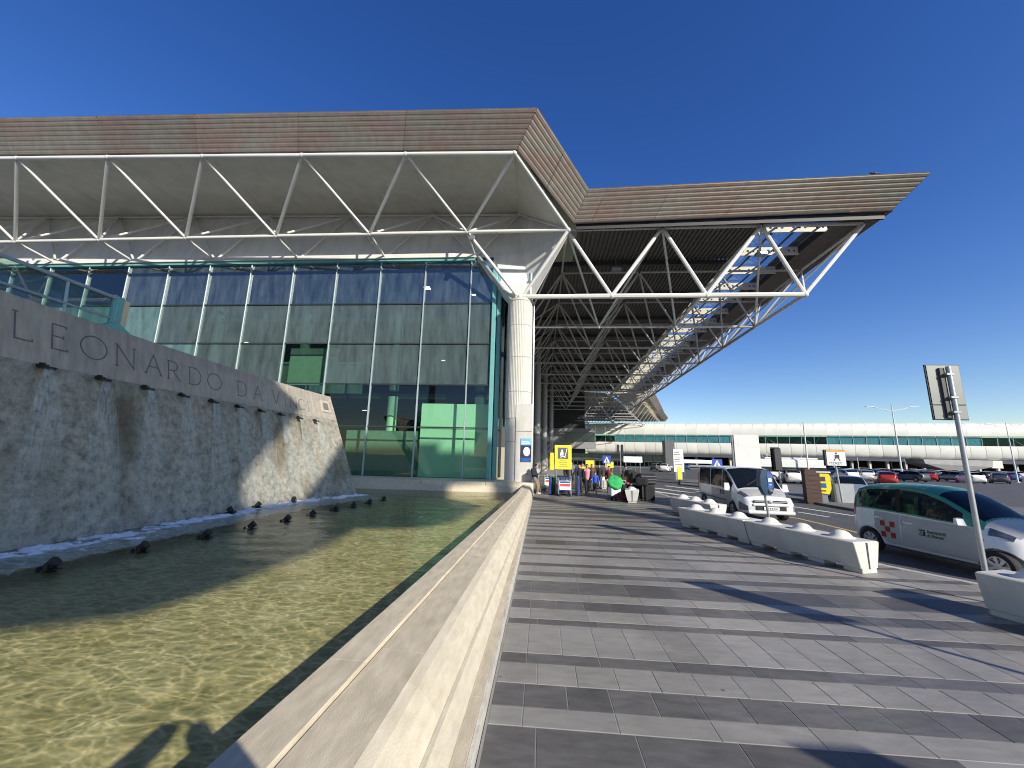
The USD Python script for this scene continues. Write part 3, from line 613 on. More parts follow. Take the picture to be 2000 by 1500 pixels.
# inside
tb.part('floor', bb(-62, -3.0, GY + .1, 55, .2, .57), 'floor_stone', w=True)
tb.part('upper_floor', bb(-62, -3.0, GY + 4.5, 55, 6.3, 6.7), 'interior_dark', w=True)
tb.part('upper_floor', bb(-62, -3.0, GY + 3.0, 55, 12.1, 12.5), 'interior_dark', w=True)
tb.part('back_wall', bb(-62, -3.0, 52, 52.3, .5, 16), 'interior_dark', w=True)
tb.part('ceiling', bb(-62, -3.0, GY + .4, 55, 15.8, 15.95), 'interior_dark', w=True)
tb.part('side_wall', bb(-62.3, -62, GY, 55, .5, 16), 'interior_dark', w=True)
tb.part('white_partition', [bb(-8.25, -3.55, GY + 1.0, GY + 1.08, .57, 3.76)], 'interior_white', w=True)
tb.part('white_partition', [bb(-8.25, -3.55, GY + 1.0, GY + 1.08, 3.80, 5.5)], 'interior_white', w=True)
tb.part('grey_partition', bb(-13.6, -8.3, GY + 1.3, GY + 1.4, .57, 3.6), 'interior_grey', w=True)
tb.part('white_partition', bb(-18.2, -14.6, GY + .9, GY + 1.0, 6.7, 9.4), 'interior_grey', w=True)
tb.part('grey_partition', bb(-22, -14.6, GY + 5, GY + 5.1, 6.7, 9.4), 'interior_grey', w=True)
for x in (-26.2, -18.7, -11.2, -4.6):
    tb.part('inner_column', lathe([(.36, .57), (.36, 6.28)], 16, (x, GY + 3.2, 0)), 'interior_white', smooth=40, w=True); tb.part('inner_column', lathe([(.36, 6.72), (.36, 15.8)], 16, (x, GY + 3.2, 0)), 'interior_grey', smooth=40, w=True)
for k in range(6):
    x, y = -34 + 5.6 * k + rng.uniform(-1, 1), GY + rng.uniform(6, 20)
    tb.part('ceiling_light', bb(x, x + .35, y, y + .25, (6.28, 12.08, 15.78)[k % 3] - .03, (6.28, 12.08, 15.78)[k % 3] - .01), 'lamp_white', w=True)
for x in (-8.6,):
    tb.part('ceiling_light', bb(x - .2, x + .2, GY + 1.3, GY + 1.7, 14.2, 14.3), 'lamp_white', w=True)
tb.part('seating', [xf(bb(-.3, .3, -.3, .3, 0, .8), (rng.uniform(-30, -9), rng.uniform(29, 40), .57)) for _ in range(14)] + [tube((-9.5, 30, .6), (-6.8, 29, 5.8), .06), tube((-7.9, 31, .6), (-9.4, 30, 6.2), .06)], 'interior_grey', w=True)

# ---- the round column at the corner
col = Thing('corner_column', 'thick white ribbed column at the corner of the glass front', 'column', (-1.45, 24.1, 0))
prof_c = Polygon([((.79 + (.022 if k % 2 else 0)) * math.cos(t), (.79 + (.022 if k % 2 else 0)) * math.sin(t)) for k, t in enumerate(np.linspace(0, 2 * np.pi, 97)[:-1])])
zz = [.0, 2.95, 4.35, 6.0, 8.2, 10.3, 12.0]
for a, b in zip(zz[:-1], zz[1:]):
    v, f = extrude(prof_c if a > 4 else Polygon([(.79 * math.cos(t), .79 * math.sin(t)) for t in np.linspace(0, 2 * np.pi, 41)[:-1]]), b - a - .02)
    col.part('shaft_section', (v + [0, 0, a], f), 'white_concrete')
col.part('core', lathe([(.77, 0), (.77, 12.0)], 24), 'dark_metal')
col.part('cap_ring', lathe([(.80, 11.9), (.84, 11.95), (.84, 12.08), (.6, 12.14)], 32), 'white_concrete', smooth=30)
for a, b in ((0.0, 3.52), (3.54, 5.2)):
    col.part('cladding', cham(-.10, .93 if a < 1 else .90, -.82 - .02, -.1, a, b, .02), 'white_concrete')
col.part('drainpipe', tube((.90, -.1, 0), (.90, -.1, 12.0), .06, 10), 'galvanised', smooth=30)
po = Thing('wall_poster', 'blue and white poster on the corner column', 'poster', (-.9, 23.2, 1.9))
M('poster_blue', (.03, .10, .30), .4, var=.3, scale=4); M('poster_sky', (.16, .42, .70), .4, var=.15, scale=3); M('poster_night', (.03, .03, .07), .4, var=.3, scale=5)
P0 = np.array([-1.02, 23.255, 1.75])
po.part('sheet', bb(-1.22, -.60, 23.225, 23.25, 1.75, 3.12), 'poster_night', w=True)
po.part('top_strip', bb(-1.22, -.60, 23.221, 23.2247, 2.72, 3.12), 'poster_sky', w=True)
po.part('bottom_strip', bb(-1.22, -.60, 23.221, 23.2247, 1.75, 1.98), 'poster_blue', w=True)
for z, x1 in ((2.92, -.72), (2.82, -.66)): po.part('text_line', bb(-1.16, x1, 23.217, 23.2208, z - .025, z + .03), 'white_print', w=True)
po.part('picture', (lambda m: (m[0] * [1, 1, 1], m[1]))(xf(hull([(.2 * math.cos(t), 0, .27 * math.sin(t)) for t in np.linspace(0, 6.2, 18)] + [(.2 * math.cos(t), .004, .27 * math.sin(t)) for t in np.linspace(0, 6.2, 18)]), (-.86, 23.2195, 2.35))), 'white_print', w=True)
M('pink_print', (.62, .25, .25), .6, var=.1)
single('warning_sticker', bb(-.92, -.74, 23.236, 23.252, .98, 1.10), 'pink_print', 'small pink warning sticker low on the corner column', 'sticker')

# ---- space frame of the raised roof on the left
NB = 9
US = [np.array([-1.72 - 6.55 * i, 19.72, 19.62 + .0305 * 6.55 * i]) for i in range(NB)]          # front edge of the ceiling
U = [EYE + (p - EYE) * .968 + [0, 0, -.10] for p in US]
LW = [np.array([1.6 - 6.56 * i, 22.66, 16.36]) for i in range(NB + 1)]
BK = [np.array([-1.86 - 6.6 * i, 26.3, 20.0 + .02 * 6.55 * i]) for i in range(NB)]
EV = [np.array([-4.75 - 6.53 * i, 24.86, 15.86]) for i in range(NB)]
CT = np.array([-1.45, 24.0, 12.2])
def strut(a, b, r, mat='white_steel', name='strut', n=10, kind=None, end=.0):
    a, b = np.array(a, float), np.array(b, float); d = (b - a) / np.linalg.norm(b - a)
    tb.part(name, tube(a + d * end, b - d * end, r, n), mat, smooth=40, w=True)
for i in range(NB - 1): strut(U[i], U[i + 1], .125, name='upper_chord')
for i in range(NB): strut(LW[i], LW[i + 1], .12, name='lower_chord')
for i in range(NB):
    strut(U[i], LW[i], .085 if i else .10, end=.14); strut(U[i], LW[i + 1], .10, end=.14)
    strut(LW[i + 1], BK[i], .075, end=.14)
    if i < NB - 1: strut(LW[i + 1], BK[i + 1], .075, end=.14)
    if i: strut(LW[i + 1], EV[i], .075, end=.14)
    strut(BK[i], EV[i], .075, end=.1)
    if i: strut(BK[i], EV[i - 1], .075, end=.1)
    if i < NB - 1: strut(BK[i], BK[i + 1], .07)
    for p in (U[i], LW[i], BK[i], EV[i]): tb.part('node', ball(p, .15, 1), 'white_steel', smooth=True, w=True)
strut(LW[1], EV[0], .06, end=.14)
strut(LW[1], CT, .115, end=.12); strut(LW[0], CT, .115, end=.12)
strut(BK[0], LW[0], .06)
for i in range(NB):   # eave beam over the glass
    a, b = EV[i] + [.04 if i else .0, 0, 0], (EV[i + 1] if i < NB - 1 else EV[i] - [6, 0, 0])
    tb.part('eave_beam', bb(b[0] + .01, a[0] - .01, 24.66, 25.2, 15.72, 16.02), 'white_steel', w=True)
    tb.part('eave_gutter', bb(b[0] + .01, a[0] - .01, 24.78, 25.16, 15.52, 15.715), 'teal_frame', w=True)
M('soffit', (.62, .60, .53), .65, var=.10, scale=1.0, stretch=(1, 1, .3), detail=8, rnd=.04)
M('drum_wall', (.66, .65, .61), .6, var=.10, scale=1.2, stretch=(1.5, 1, .35), detail=8, rnd=.03)
for i in range(NB - 1):
    o = np.array([0, 0, .22])
    
    tb.part('soffit_panel', slab([US[i + 1] + o + [.01, -.2, 0], US[i] + o + [-.01, -.2, 0], BK[i] + o + [-.01, .2, 0], BK[i + 1] + o + [.01, .2, 0]][::-1], .08), 'soffit', w=True)
    w0, w1 = BK[i] + [0, .22, .2], BK[i + 1] + [0, .22, .2]
    e0 = np.array([w0[0], 25.25, 15.95]) if i else np.array([-3.9, 25.25, 15.95]); e1 = np.array([w1[0], 25.25, 15.95])
    n = 3
    for k in range(n):
        f0, f1 = k / n, (k + 1) / n
        a, b, c, d = w0 + (w1 - w0) * f0, w0 + (w1 - w0) * f1, e0 + (e1 - e0) * f1, e0 + (e1 - e0) * f0
        tb.part('drum_panel', slab([d + [-.008, 0, 0], a + [-.008, 0, 0], b + [.008, 0, 0], c + [.008, 0, 0]], .06), 'drum_wall', w=True)
# the wall narrows down to the column like a capital
off = np.array([0, .38, 0])
def tri(a, b, c, mat, name='capital_panel', t=.05):
    a, b, c = map(lambda p: np.array(p, float), (a, b, c)); n = np.cross(b - a, c - a); n /= np.linalg.norm(n)
    if n[1] > 0: n = -n
    v = np.array([a, b, c, a - n * t, b - n * t, c - n * t]); tb.part(name, hull(v), mat, w=True)
E0, W0, N0 = np.array([-4.6, 25.2, 15.95]), BK[0] + [0, .25, .2], LW[0] + [.1, .5, .15]
CL, CR = np.array([-2.15, 24.75, 12.45]), np.array([-.75, 24.75, 12.45])
mid = np.array([-1.45, 25.3, 16.2])
tri(E0, W0, mid, 'drum_wall'); tri(E0, mid, CL, 'drum_wall'); tri(CL, mid, CR, 'drum_wall'); tri(mid, N0, CR, 'drum_wall'); tri(mid, W0, N0, 'drum_wall')
tri(US[0] + [.05, -.1, .22], BK[0] + [0, .2, .22], N0 + [0, -.3, .1], 'soffit', 'soffit_panel')
# slanting eave from the corner down to the column top
tb.part('slanting_eave', slab([E0 + [.0, -.3, -.05], CT + [-.45, .1, .15], CT + [-.6, .9, -.1], E0 + [-.2, .5, -.25]], .12), 'soffit', w=True)
tb.part('slanting_beam', tube(E0 + [0, -.35, 0], CT + [-.6, .1, .05], .10, 8), 'pale_frame', w=True)
tb.part('capital_block', hull([(-2.05, 23.75, 13.25), (-.85, 23.75, 13.25), (-2.05, 24.6, 13.25), (-.85, 24.6, 13.25), (-1.75, 23.85, 12.3), (-1.15, 23.85, 12.3), (-1.75, 24.5, 12.3), (-1.15, 24.5, 12.3)]), 'white_steel', w=True)
tb.part('capital_post', tube((-.82, 23.9, 12.05), (-.80, 23.9, 14.0), .13, 10), 'pale_frame', smooth=40, w=True)

# ---- the brown flared roof edge: ribbed panels, one per bay
MATS['fascia'] = usdkit.material(stage, LOOKS + '/fascia', {
    'g': ('geometry', {}), 'm': ('mapping', {'scale': (.16, .16, .42)}), 'n': ('noise_texture', {'scale': 2.0, 'detail': 6.0}), 'r': ('rgb_ramp', {'ramp': [(.40, (.215, .20, .165)), (.52, (.215, .18, .15)), (.62, (.22, .165, .135))]}),
    'm2': ('mapping', {'scale': (2.5, 2.5, .4)}), 'n2': ('noise_texture', {'scale': 1.2, 'detail': 8.0}), 'r2': ('rgb_ramp', {'ramp': [(.3, (.84, .84, .84)), (.7, (1.06, 1.06, 1.06))]}), 'x': ('mix', {'mix_type': 'multiply', 'fac': 1.0}),
    'o': ('object_info', {}), 'mr': ('map_range', {'to_min': .9, 'to_max': 1.12}), 'h': ('hsv', {'hue': .5, 'saturation': 1.0, 'fac': 1.0}),
    'p': ('principled_bsdf', {'roughness': .42, 'metallic': .25})},
    [('g.position', 'm.vector'), ('m.vector', 'n.vector'), ('n.fac', 'r.fac'), ('g.position', 'm2.vector'), ('m2.vector', 'n2.vector'), ('n2.fac', 'r2.fac'), ('r.color', 'x.color1'), ('r2.color', 'x.color2'),
     ('o.random', 'mr.value'), ('mr.result', 'h.value'), ('x.color', 'h.color'), ('h.color', 'p.base_color')], surface='p.BSDF')
def ribbed(b0, b1, t1, t0, ribs=8, depth=.014, t=.05):
    """A panel from its bottom edge b0-b1 to its top edge t0-t1, with ribs running along it."""
    b0, b1, t0, t1 = (np.array(p, float) for p in (b0, b1, t0, t1))
    n = np.cross(b1 - b0, t0 - b0); n /= np.linalg.norm(n)
    pr = []
    for k in range(ribs):
        a = k / ribs; w = 1 / ribs
        pr += [(a + .03 * w, 0), (a + .12 * w, 1), (a + .66 * w, 1), (a + .80 * w, 0)]
    pr = [(0, 0)] + pr + [(1, 0)]
    A = [b0 + (t0 - b0) * q + n * depth * h for q, h in pr]; B = [b1 + (t1 - b1) * q + n * depth * h for q, h in pr]
    k = len(pr); v = np.array(A + B + [a - n * t for a in (A[0], A[-1], B[0], B[-1])]); i = np.arange(k - 1)
    f = np.vstack([np.column_stack([i, i + k, i + k + 1]), np.column_stack([i, i + k + 1, i + 1])])
    q = 2 * k; f = np.vstack([f, [[q, q + 1, q + 3], [q, q + 3, q + 2], [0, q, q + 2], [0, q + 2, k], [k - 1, 2 * k - 1, q + 3], [k - 1, q + 3, q + 1]]])
    return (v, f)
zb = lambda x: 19.48 + .0306 * (-1.55 - x); zt = lambda x: 21.23 + .0316 * (-.38 - x)
xb = [-1.55, -1.75] + [-8.3 - 6.55 * i for i in range(6)]
xb = [-1.55] + [-8.3 - 6.55 * i for i in range(8)]; xt = [-.38] + [-7.9 - 6.55 * i for i in range(8)]
for i in range(8):
    g_ = .012
    tb.part('fascia_panel', ribbed((xb[i + 1] + g_, 19.4, zb(xb[i + 1])), (xb[i] - g_, 19.4, zb(xb[i])), (xt[i] - g_, 18.4, zt(xt[i])), (xt[i + 1] + g_, 18.4, zt(xt[i + 1]))), 'fascia', w=True)
SB0, SB1, ST0, ST1 = np.array([-1.55, 19.4, 19.48]), np.array([1.92, 22.6, 16.80]), np.array([-.38, 18.4, 21.23]), np.array([2.79, 21.6, 18.49])
for k in range(2):
    a, b = k / 2, (k + 1) / 2
    tb.part('fascia_panel', ribbed(SB0 + (SB1 - SB0) * (a + .003), SB0 + (SB1 - SB0) * (b - .003), ST0 + (ST1 - ST0) * (b - .003), ST0 + (ST1 - ST0) * (a + .003)), 'fascia', w=True)
M('roof_metal', (.30, .29, .27), .5, metal=.3, var=.1)
M('lip_dark', (.022, .02, .018), .6, var=.2)
tb.part('drip_edge', [tube((xb[-1], 19.44, zb(xb[-1]) - .04), (-1.53, 19.44, zb(-1.55) - .04), .03, 6), tube(SB0 - [0, 0, .04], SB1 - [0, 0, .04], .03, 6)], 'lip_dark', w=True)
tb.part('roof_slab', slab([(-55, 18.5, zt(-55) - .06), (-.42, 18.5, zt(-.4) - .06), (-.42, 50, zt(-.4) - .06), (-55, 50, zt(-55) - .06)], .12), 'roof_metal', w=True)
tb.part('roof_slab', slab([ST0 + [-.03, .1, -.06], ST1 + [-.03, .1, -.06], (2.7, 50, 18.4), (-.4, 50, 21.1)], .12), 'roof_metal', w=True)
tb.part('roof_underlayer', slab([(-55, 19.2, zb(-55) + .9), (-55, 50, zb(-55) + .9), (-1.0, 50, zb(-1.7) + .9), (-1.0, 19.2, zb(-1.7) + .9)], .05), 'lip_dark', w=True)
# a small round floodlight where the frame meets the corner
fl = Thing('floodlight', 'round floodlight clamped to the white space frame above the column', 'lamp', LW[1] + [.35, -.1, -.45])
fl.part('housing', xf(lathe([(.0, -.16), (.14, -.15), (.2, -.02), (.23, .0), (.23, .03), (.0, .03)], 16), (0, 0, 0), rx=1.25), 'galvanised', smooth=40)
fl.part('lens', xf(lathe([(.0, .032), (.19, .032), (.19, .045), (.0, .05)], 16), (0, 0, 0), rx=1.25), 'headlight', smooth=30)
fl.part('clamp', [tube((-.3, .05, .42), (-.05, .05, .02), .04, 6)], 'dark_metal')

# ================================================================ THE CANOPY OVER THE ROAD
cn = Thing('entrance_canopy', 'long space frame canopy over the drop-off road with glazed strip and flared brown edge', 'canopy', (8, 23, 12))
def cpart(name, m, mat, smooth=False, kind=None): return cn.part(name, m, mat, smooth=smooth, w=True, kind=kind)
dr = lambda y: .045 * max(0, y - 26)             # the free edge drifts outward
FB0, FB1, FT0, FT1 = np.array([1.92, 22.6, 16.80]), np.array([20.7, 22.3, 17.0]), np.array([2.79, 21.6, 18.49]), np.array([21.96, 21.04, 18.49])
cut = [0, .06, .265, .49, .735, 1.0]
for a, b in zip(cut[:-1], cut[1:]):
    cpart('fascia_panel', ribbed(FB0 + (FB1 - FB0) * (a + .0006), FB0 + (FB1 - FB0) * (b - .0006), FT0 + (FT1 - FT0) * (b - .0006), FT0 + (FT1 - FT0) * (a + .0006)), 'fascia')
YS = [22.3] + [28.0 + 6 * k for k in range(11)]
for a, b in zip(YS[:-1], YS[1:]):
    B0, B1 = np.array([20.7 + dr(a), a, 17.0]), np.array([20.7 + dr(b), b, 17.0]); T0 = B0 + [1.26, 0, 1.49]; T1 = B1 + [1.26, 0, 1.49]
    if a == 22.3: T0 = FT1
    cpart('fascia_panel', ribbed(B0 + [0, .012, 0], B1 - [0, .012, 0], T1 - [0, .012, 0], T0 + [0, .012, 0]), 'fascia')
    cpart('edge_lip', slab([B0 + [-2.35, 0, -.02], B0 + [.03, 0, -.02], B1 + [.03, 0, -.02], B1 + [-2.35, 0, -.02]], .06), 'lip_brown' if 'lip_brown' in MATS else (M('lip_brown', (.13, .105, .085), .6, var=.2) or 'lip_brown'))
    cpart('roof_slab', slab([(2.7, a, 18.42), (T0[0] - .05, max(a, 21.2), 18.42), (T1[0] - .05, b, 18.42), (2.7, b, 18.42)], .04) if False else slab([(2.7, max(a, 21.75), 18.42), (14.0 + dr(a), max(a, 21.75), 18.42), (14.0 + dr(b), b, 18.42), (2.7, b, 18.42)], .04), 'roof_metal')
    cpart('edge_roof', slab([(18.6 + dr(a), max(a, 21.3), 18.42), (T0[0] - .04, max(a, 21.3), 18.42), (T1[0] - .04, b, 18.42), (18.6 + dr(b), b, 18.42)], .04), 'roof_metal')
cpart('drip_edge', tube(FB0 - [0, 0, .04], FB1 - [0, 0, .04], .05, 6), 'lip_dark')
cpart('gutter', hexa([(2.1, 22.72, 16.42), (20.4, 22.5, 16.55), (20.4, 22.62, 16.55), (2.1, 22.84, 16.42)], [(2.1, 22.72, 16.95), (20.4, 22.5, 17.1), (20.4, 22.62, 17.1), (2.1, 22.84, 16.95)]), 'lip_dark')
# ribbed metal ceiling: deep trapezoid ribs running away along the road, in lengths of one bay
M('ceiling_metal', (.13, .125, .115), .5, metal=.2, var=.12, scale=.6, rnd=.05)
for a, b in zip(YS[:-1], YS[1:]):
    xs0 = 2.3 if a < 23 else -2.3; x, P = xs0, []
    while x < 14.0:
        P += [(x, 17.06), (x + .09, 17.06), (x + .12, 16.94), (x + .22, 16.94), (x + .25, 17.06)]; x += .30
    P = np.array(P); y0, y1 = max(a, 22.75) + .01, b - .01
    s0, s1 = (14.0 + dr(y0) - xs0) / (14 - xs0), (14.0 + dr(y1) - xs0) / (14 - xs0)
    R = [np.column_stack([xs0 + (P[:, 0] - xs0) * s, np.full(len(P), y), P[:, 1]]) for s, y in ((s0, y0), (s1, y1))]
    cpart('ceiling_bay', grid(R), 'ceiling_metal')
    if a > 23: cpart('ceiling_beam', bb(-2.3, 14.2 + dr(a), a - .12, a + .12, 16.62, 16.93), 'dark_metal')
# space frame
n_i, rows = 4, 11
LX = lambda i, y: -1.45 + 5.82 * i + (dr(y) * 1.0 if i == 3 else dr(y) * i / 3)
UX = lambda i, y: 1.5 + 5.95 * i + dr(y) * i / 3
LN = [[np.array([LX(i, 23.5 + 5.95 * r), 23.5 + 5.95 * r, 12.2]) for i in range(n_i)] for r in range(rows)]
UN = [[np.array([UX(i, 22.7 + 6.0 * r), 22.7 + 6.0 * r, 16.40]) for i in range(n_i)] for r in range(rows)]
UN[0] = [EYE + (p - EYE) * 1.028 for p in UN[0]]
M('frame_grey', (.40, .39, .375), .45, var=.08)
farframe = []
def cs(a, b, r, row, name='strut', mat=None):
    a, b = np.array(a), np.array(b); d = (b - a) / np.linalg.norm(b - a); m = tube(a + d * .1, b - d * .1, r, 8 if row < 3 else 6)
    if row < 6: cpart(name, m, mat or ('white_steel' if row == 0 else 'frame_grey'), 40)
    else: farframe.append(m)
for r in range(rows):
    for i in range(n_i):
        front = r == 0
        if i < n_i - 1:
            cs(LN[r][i], LN[r][i + 1], .165 if front else .11, r, 'lower_chord'); cs(UN[r][i], UN[r][i + 1], .12 if front else .08, r, 'upper_chord')
            cs(UN[r][i], LN[r][i + 1], .125 if front else .075, r)
        if i or not front: cs(UN[r][i], LN[r][i], .125 if front else .075, r)
        if i == n_i - 1: pass
        if r < rows - 1:
            cs(UN[r][i], LN[r + 1][i], .075, r)
            if i < n_i - 1: cs(UN[r][i], LN[r + 1][i + 1], .075, r)
            if i == 3: cs(LN[r][i], LN[r + 1][i], .11, r, 'lower_chord'); cs(UN[r][i], UN[r + 1][i], .09, r, 'upper_chord')
            if i in (0, 2): cs(UN[r][i], UN[r + 1][i], .07, r, 'upper_chord')
            if r and i < 3 : cs(LN[r][i], UN[r + 1][i], .06, r)
            if i == 3: cs(LN[r][i], UN[r + 1][i], .07, r)
        if r < 6:
            cpart('node', ball(LN[r][i], .2 if front else .15, 1), 'white_steel', True)
cpart('far_frame', farframe, 'frame_grey', 40, kind='stuff')
# the glazed strip near the free edge, on perforated cream beams
M('beam_cream', (.66, .58, .42), .5, var=.1, scale=3)
yb_ = 24.2; k = 0
while yb_ < 86:
    x0, x1 = 14.25 + dr(yb_), 18.35 + dr(yb_)
    sh = sbox(0, 0, x1 - x0, .62)
    if yb_ < 60:
        hs = [Point(.25 + .36 * j, .33).buffer(.10, 4) for j in range(int((x1 - x0 - .4) / .36) + 1) if j not in (4, 8)]
        sh = sh.difference(unary_union(hs))
    v, f = extrude(sh, .07); v = np.column_stack([x0 + v[:, 0], yb_ + v[:, 2], 16.85 + v[:, 1]])
    cpart('perforated_beam', (v, f), 'beam_cream')
    yn = yb_ + 2.95
    for j in range(3):
        a, b = x0 + (x1 - x0) * j / 3 + .06, x0 + (x1 - x0) * (j + 1) / 3 - .06; o = dr(yn) - dr(yb_)
        if k == 0: cpart('roof_pane', (np.array([[a, 22.6, 17.62], [b, 22.6, 17.62], [b, yb_, 17.62], [a, yb_, 17.62]]), np.array([[0, 1, 2], [0, 2, 3]])), 'glass_roof')
        cpart('roof_pane', (np.array([[a, yb_ + .08, 17.62], [b, yb_ + .08, 17.62], [b + o, yn, 17.62], [a + o, yn, 17.62]]), np.array([[0, 1, 2], [0, 2, 3]])), 'glass_roof')
    yb_ = yn; k += 1
for j in range(4):
    P = [np.array([14.25 + 4.1 * j / 3 + dr(y), y, 17.50]) for y in (22.5, 26, 45, 65, 88)]
    for a, b in zip(P[:-1], P[1:]): cpart('glazing_bar', tube(a, b, .075, 6), 'dark_metal' if j in (1, 2) else 'lip_brown')
# uplighters hung below the frame
for i, (x, y) in enumerate(((5.2, 26.0), (14.1, 24.2), (6.4, 38.0), (14.6, 35.5), (6.9, 50), (15.2, 47))):
    cpart('hanging_lamp', [cham(x - .35, x + .35, y - .2, y + .2, 15.2, 15.42, .04), tube((x, y, 15.4), (x, y, 16.9), .02, 5)], 'grey_metal')
# far end: the canopy swings away to the right
path = [(23.49, 88, 17.0), (26.5, 97, 17.0), (31.3, 110, 17.0), (36.0, 123, 17.0), (42.0, 140, 17.0), (49.0, 158, 17.0)]
for k in range(len(path) - 1):
    A, B = np.array(path[k]), np.array(path[k + 1]); d = (B - A) / np.linalg.norm(B - A); n = np.array([d[1], -d[0], 0]); n /= np.linalg.norm(n)
    cpart('fascia_panel', ribbed(A, B, B + n * 1.26 + [0, 0, 1.5], A + n * 1.26 + [0, 0, 1.5], 5), 'fascia')
    m_ = int(np.linalg.norm(B - A) / 2.4)
    for q in np.linspace(0, 1, m_ + 1)[:-1]:
        p = A + (B - A) * q; cpart('soffit_slat', tube(p + [0, 0, .05], p - n * 9 + [0, 0, .05], .16, 5), 'beam_cream')
    I0, I1 = A - n * 8.5, B - n * 8.5
    cpart('ceiling_bay', slab([(-3, A[1], 17.3), (-3, B[1], 17.3), (I1[0], I1[1], 17.3), (I0[0], I0[1], 17.3)], -.1), 'ceiling_metal')
    cpart('roof_slab', slab([A + [0, 0, 1.4], B + [0, 0, 1.4], B - n * 9 + [0, 0, 1.4], A - n * 9 + [0, 0, 1.4]][::-1], .1), 'roof_metal')
more = []
for y in np.arange(90, 158, 6.0):
    xe = float(np.interp(y, [p[1] for p in path], [p[0] for p in path])); xs_ = np.linspace(-1.4, xe - 4, 5)
    for a, b in zip(xs_[:-1], xs_[1:]):
        more += [tube((a, y, 12.2), (b, y, 12.2), .1, 5), tube((a, y, 12.2), ((a + b) / 2, y - .6, 16.4), .075, 5), tube(((a + b) / 2, y - .6, 16.4), (b, y, 12.2), .075, 5)]
    more.append(tube((xs_[-1], y, 12.2), (xe - 1, y - .6, 16.4), .08, 5))
cpart('far_frame', more, 'frame_grey', 40, kind='stuff')
# ---- terminal front that runs on under the canopy
tf = Thing('departures_building', 'dark glazed terminal front with grey columns running on under the canopy', 'building', (2, 60, 0))
def fx(y): return float(np.interp(y, [25, 35, 48, 60, 72, 86], [-2.4, -1.6, -.7, .3, 1.6, 2.6]))
M('front_glass', (.02, .03, .032), .12, var=.4, scale=.5)
M('front_band', (.085, .09, .092), .6, var=.15)
for a, b in zip((28, 35, 48, 60, 72), (35, 48, 60, 72, 86)):
    for k in range(4):
        p, q = a + (b - a) * k / 4 + .05, a + (b - a) * (k + 1) / 4 - .05
        tf.part('pane', slab([(fx(p) - .5, p, 4.2), (fx(q) - .5, q, 4.2), (fx(q) - .5, q, 16.9), (fx(p) - .5, p, 16.9)], .05), 'front_glass', w=True)
    tf.part('sign_band', hexa([(fx(a) - 1, a, 2.7), (fx(a) - .1, a, 2.7), (fx(b) - .1, b, 2.7), (fx(b) - 1, b, 2.7)], [(fx(a) - 1, a, 4.15), (fx(a) - .1, a, 4.15), (fx(b) - .1, b, 4.15), (fx(b) - 1, b, 4.15)]), 'front_band', w=True)
    tf.part('lower_wall', hexa([(fx(a) - 1.2, a, -.05), (fx(a) - .3, a, -.05), (fx(b) - .3, b, -.05), (fx(b) - 1.2, b, -.05)], [(fx(a) - 1.2, a, 2.68), (fx(a) - .3, a, 2.68), (fx(b) - .3, b, 2.68), (fx(b) - 1.2, b, 2.68)]), 'cloth_beige', w=True)
M('column_grey', (.34, .34, .33), .6, var=.08)
for y in (35, 48, 60, 72):
    tf.part('column', lathe([(.42, 0), (.42, 16.9)], 14, (fx(y) + .15, y - .6, 0)), 'column_grey', smooth=40, w=True)
tf.part('end_wall', bb(1.8, 9.5, 86, 86.5, 3.0, 16.9), 'interior_dark', w=True)
M('block_grey', (.22, .22, .225), .7, var=.1)
tf.part('end_block', bb(2.2, 11.5, 84.5, 86, 4.0, 8.3), 'block_grey', w=True)
tf.part('end_window', bb(5.2, 11.4, 84.40, 84.49, 5.5, 7.4), 'front_glass', w=True)
nm = Thing('gate_number', 'large pale number two on the dark band above the terminal doors', 'sign', (1.0, 59.5, 2.6))
nm.part('digit', frame(text('2', 1.15, .06, True), (fx(60) + .45, 59.2, 2.75), (1, 0, 0), (0, 0, 1)), 'column_grey', w=True)
# ================================================================ WHAT STANDS BEHIND THE VIEWER, seen mirrored in the glass and by its shadow
ow = Thing('opposite_wing', 'terminal wing behind the viewer with a broad ribbed roof edge and a stepped link', 'building', (0, -18, 0))
M('wing_metal', (.30, .29, .28), .6, var=.15, scale=.5, stretch=(1, 1, .3), detail=8)
def wing(name, P, y0, t):
    v, f = extrude(Polygon(P), t); ow.part(name, np.column_stack([v[:, 0], y0 - v[:, 2], v[:, 1]]) if False else ((np.column_stack([v[:, 0], y0 - v[:, 2], v[:, 1]])), f), 'wing_metal', w=True)
wing('roof_edge', [(-70, 14.6), (13.1, 14.67), (15.2, 15.2), (16.2, 15.8), (17.0, 20.0), (16.7, 21), (17.42, 22.67), (18.62, 24.9), (19.56, 27.05), (-70, 27.0)], -18, .5)
wing('link_bridge', [(16.4, 15.9), (18.9, 17.7), (21, 19.6), (23.7, 20), (25.6, 20.9), (29.6, 23.7), (29.8, 26.4), (34.3, 27), (34.3, 30.63), (31.4, 30.63), (31.4, 31.2), (25, 30.9), (22.58, 26.9), (21.25, 24.3), (19.96, 22.1), (17.2, 20.45)], -18, .4)
for x in (-60, -40, -20, 0, 12): ow.part('pier', lathe([(.7, -.1), (.7, 15)], 12, (x, -18.8, 0)), 'wing_metal', w=True)
ow.part('pier', lathe([(.5, -.1), (.5, 27.2)], 12, (33.4, -18.6, 0)), 'wing_metal', w=True)

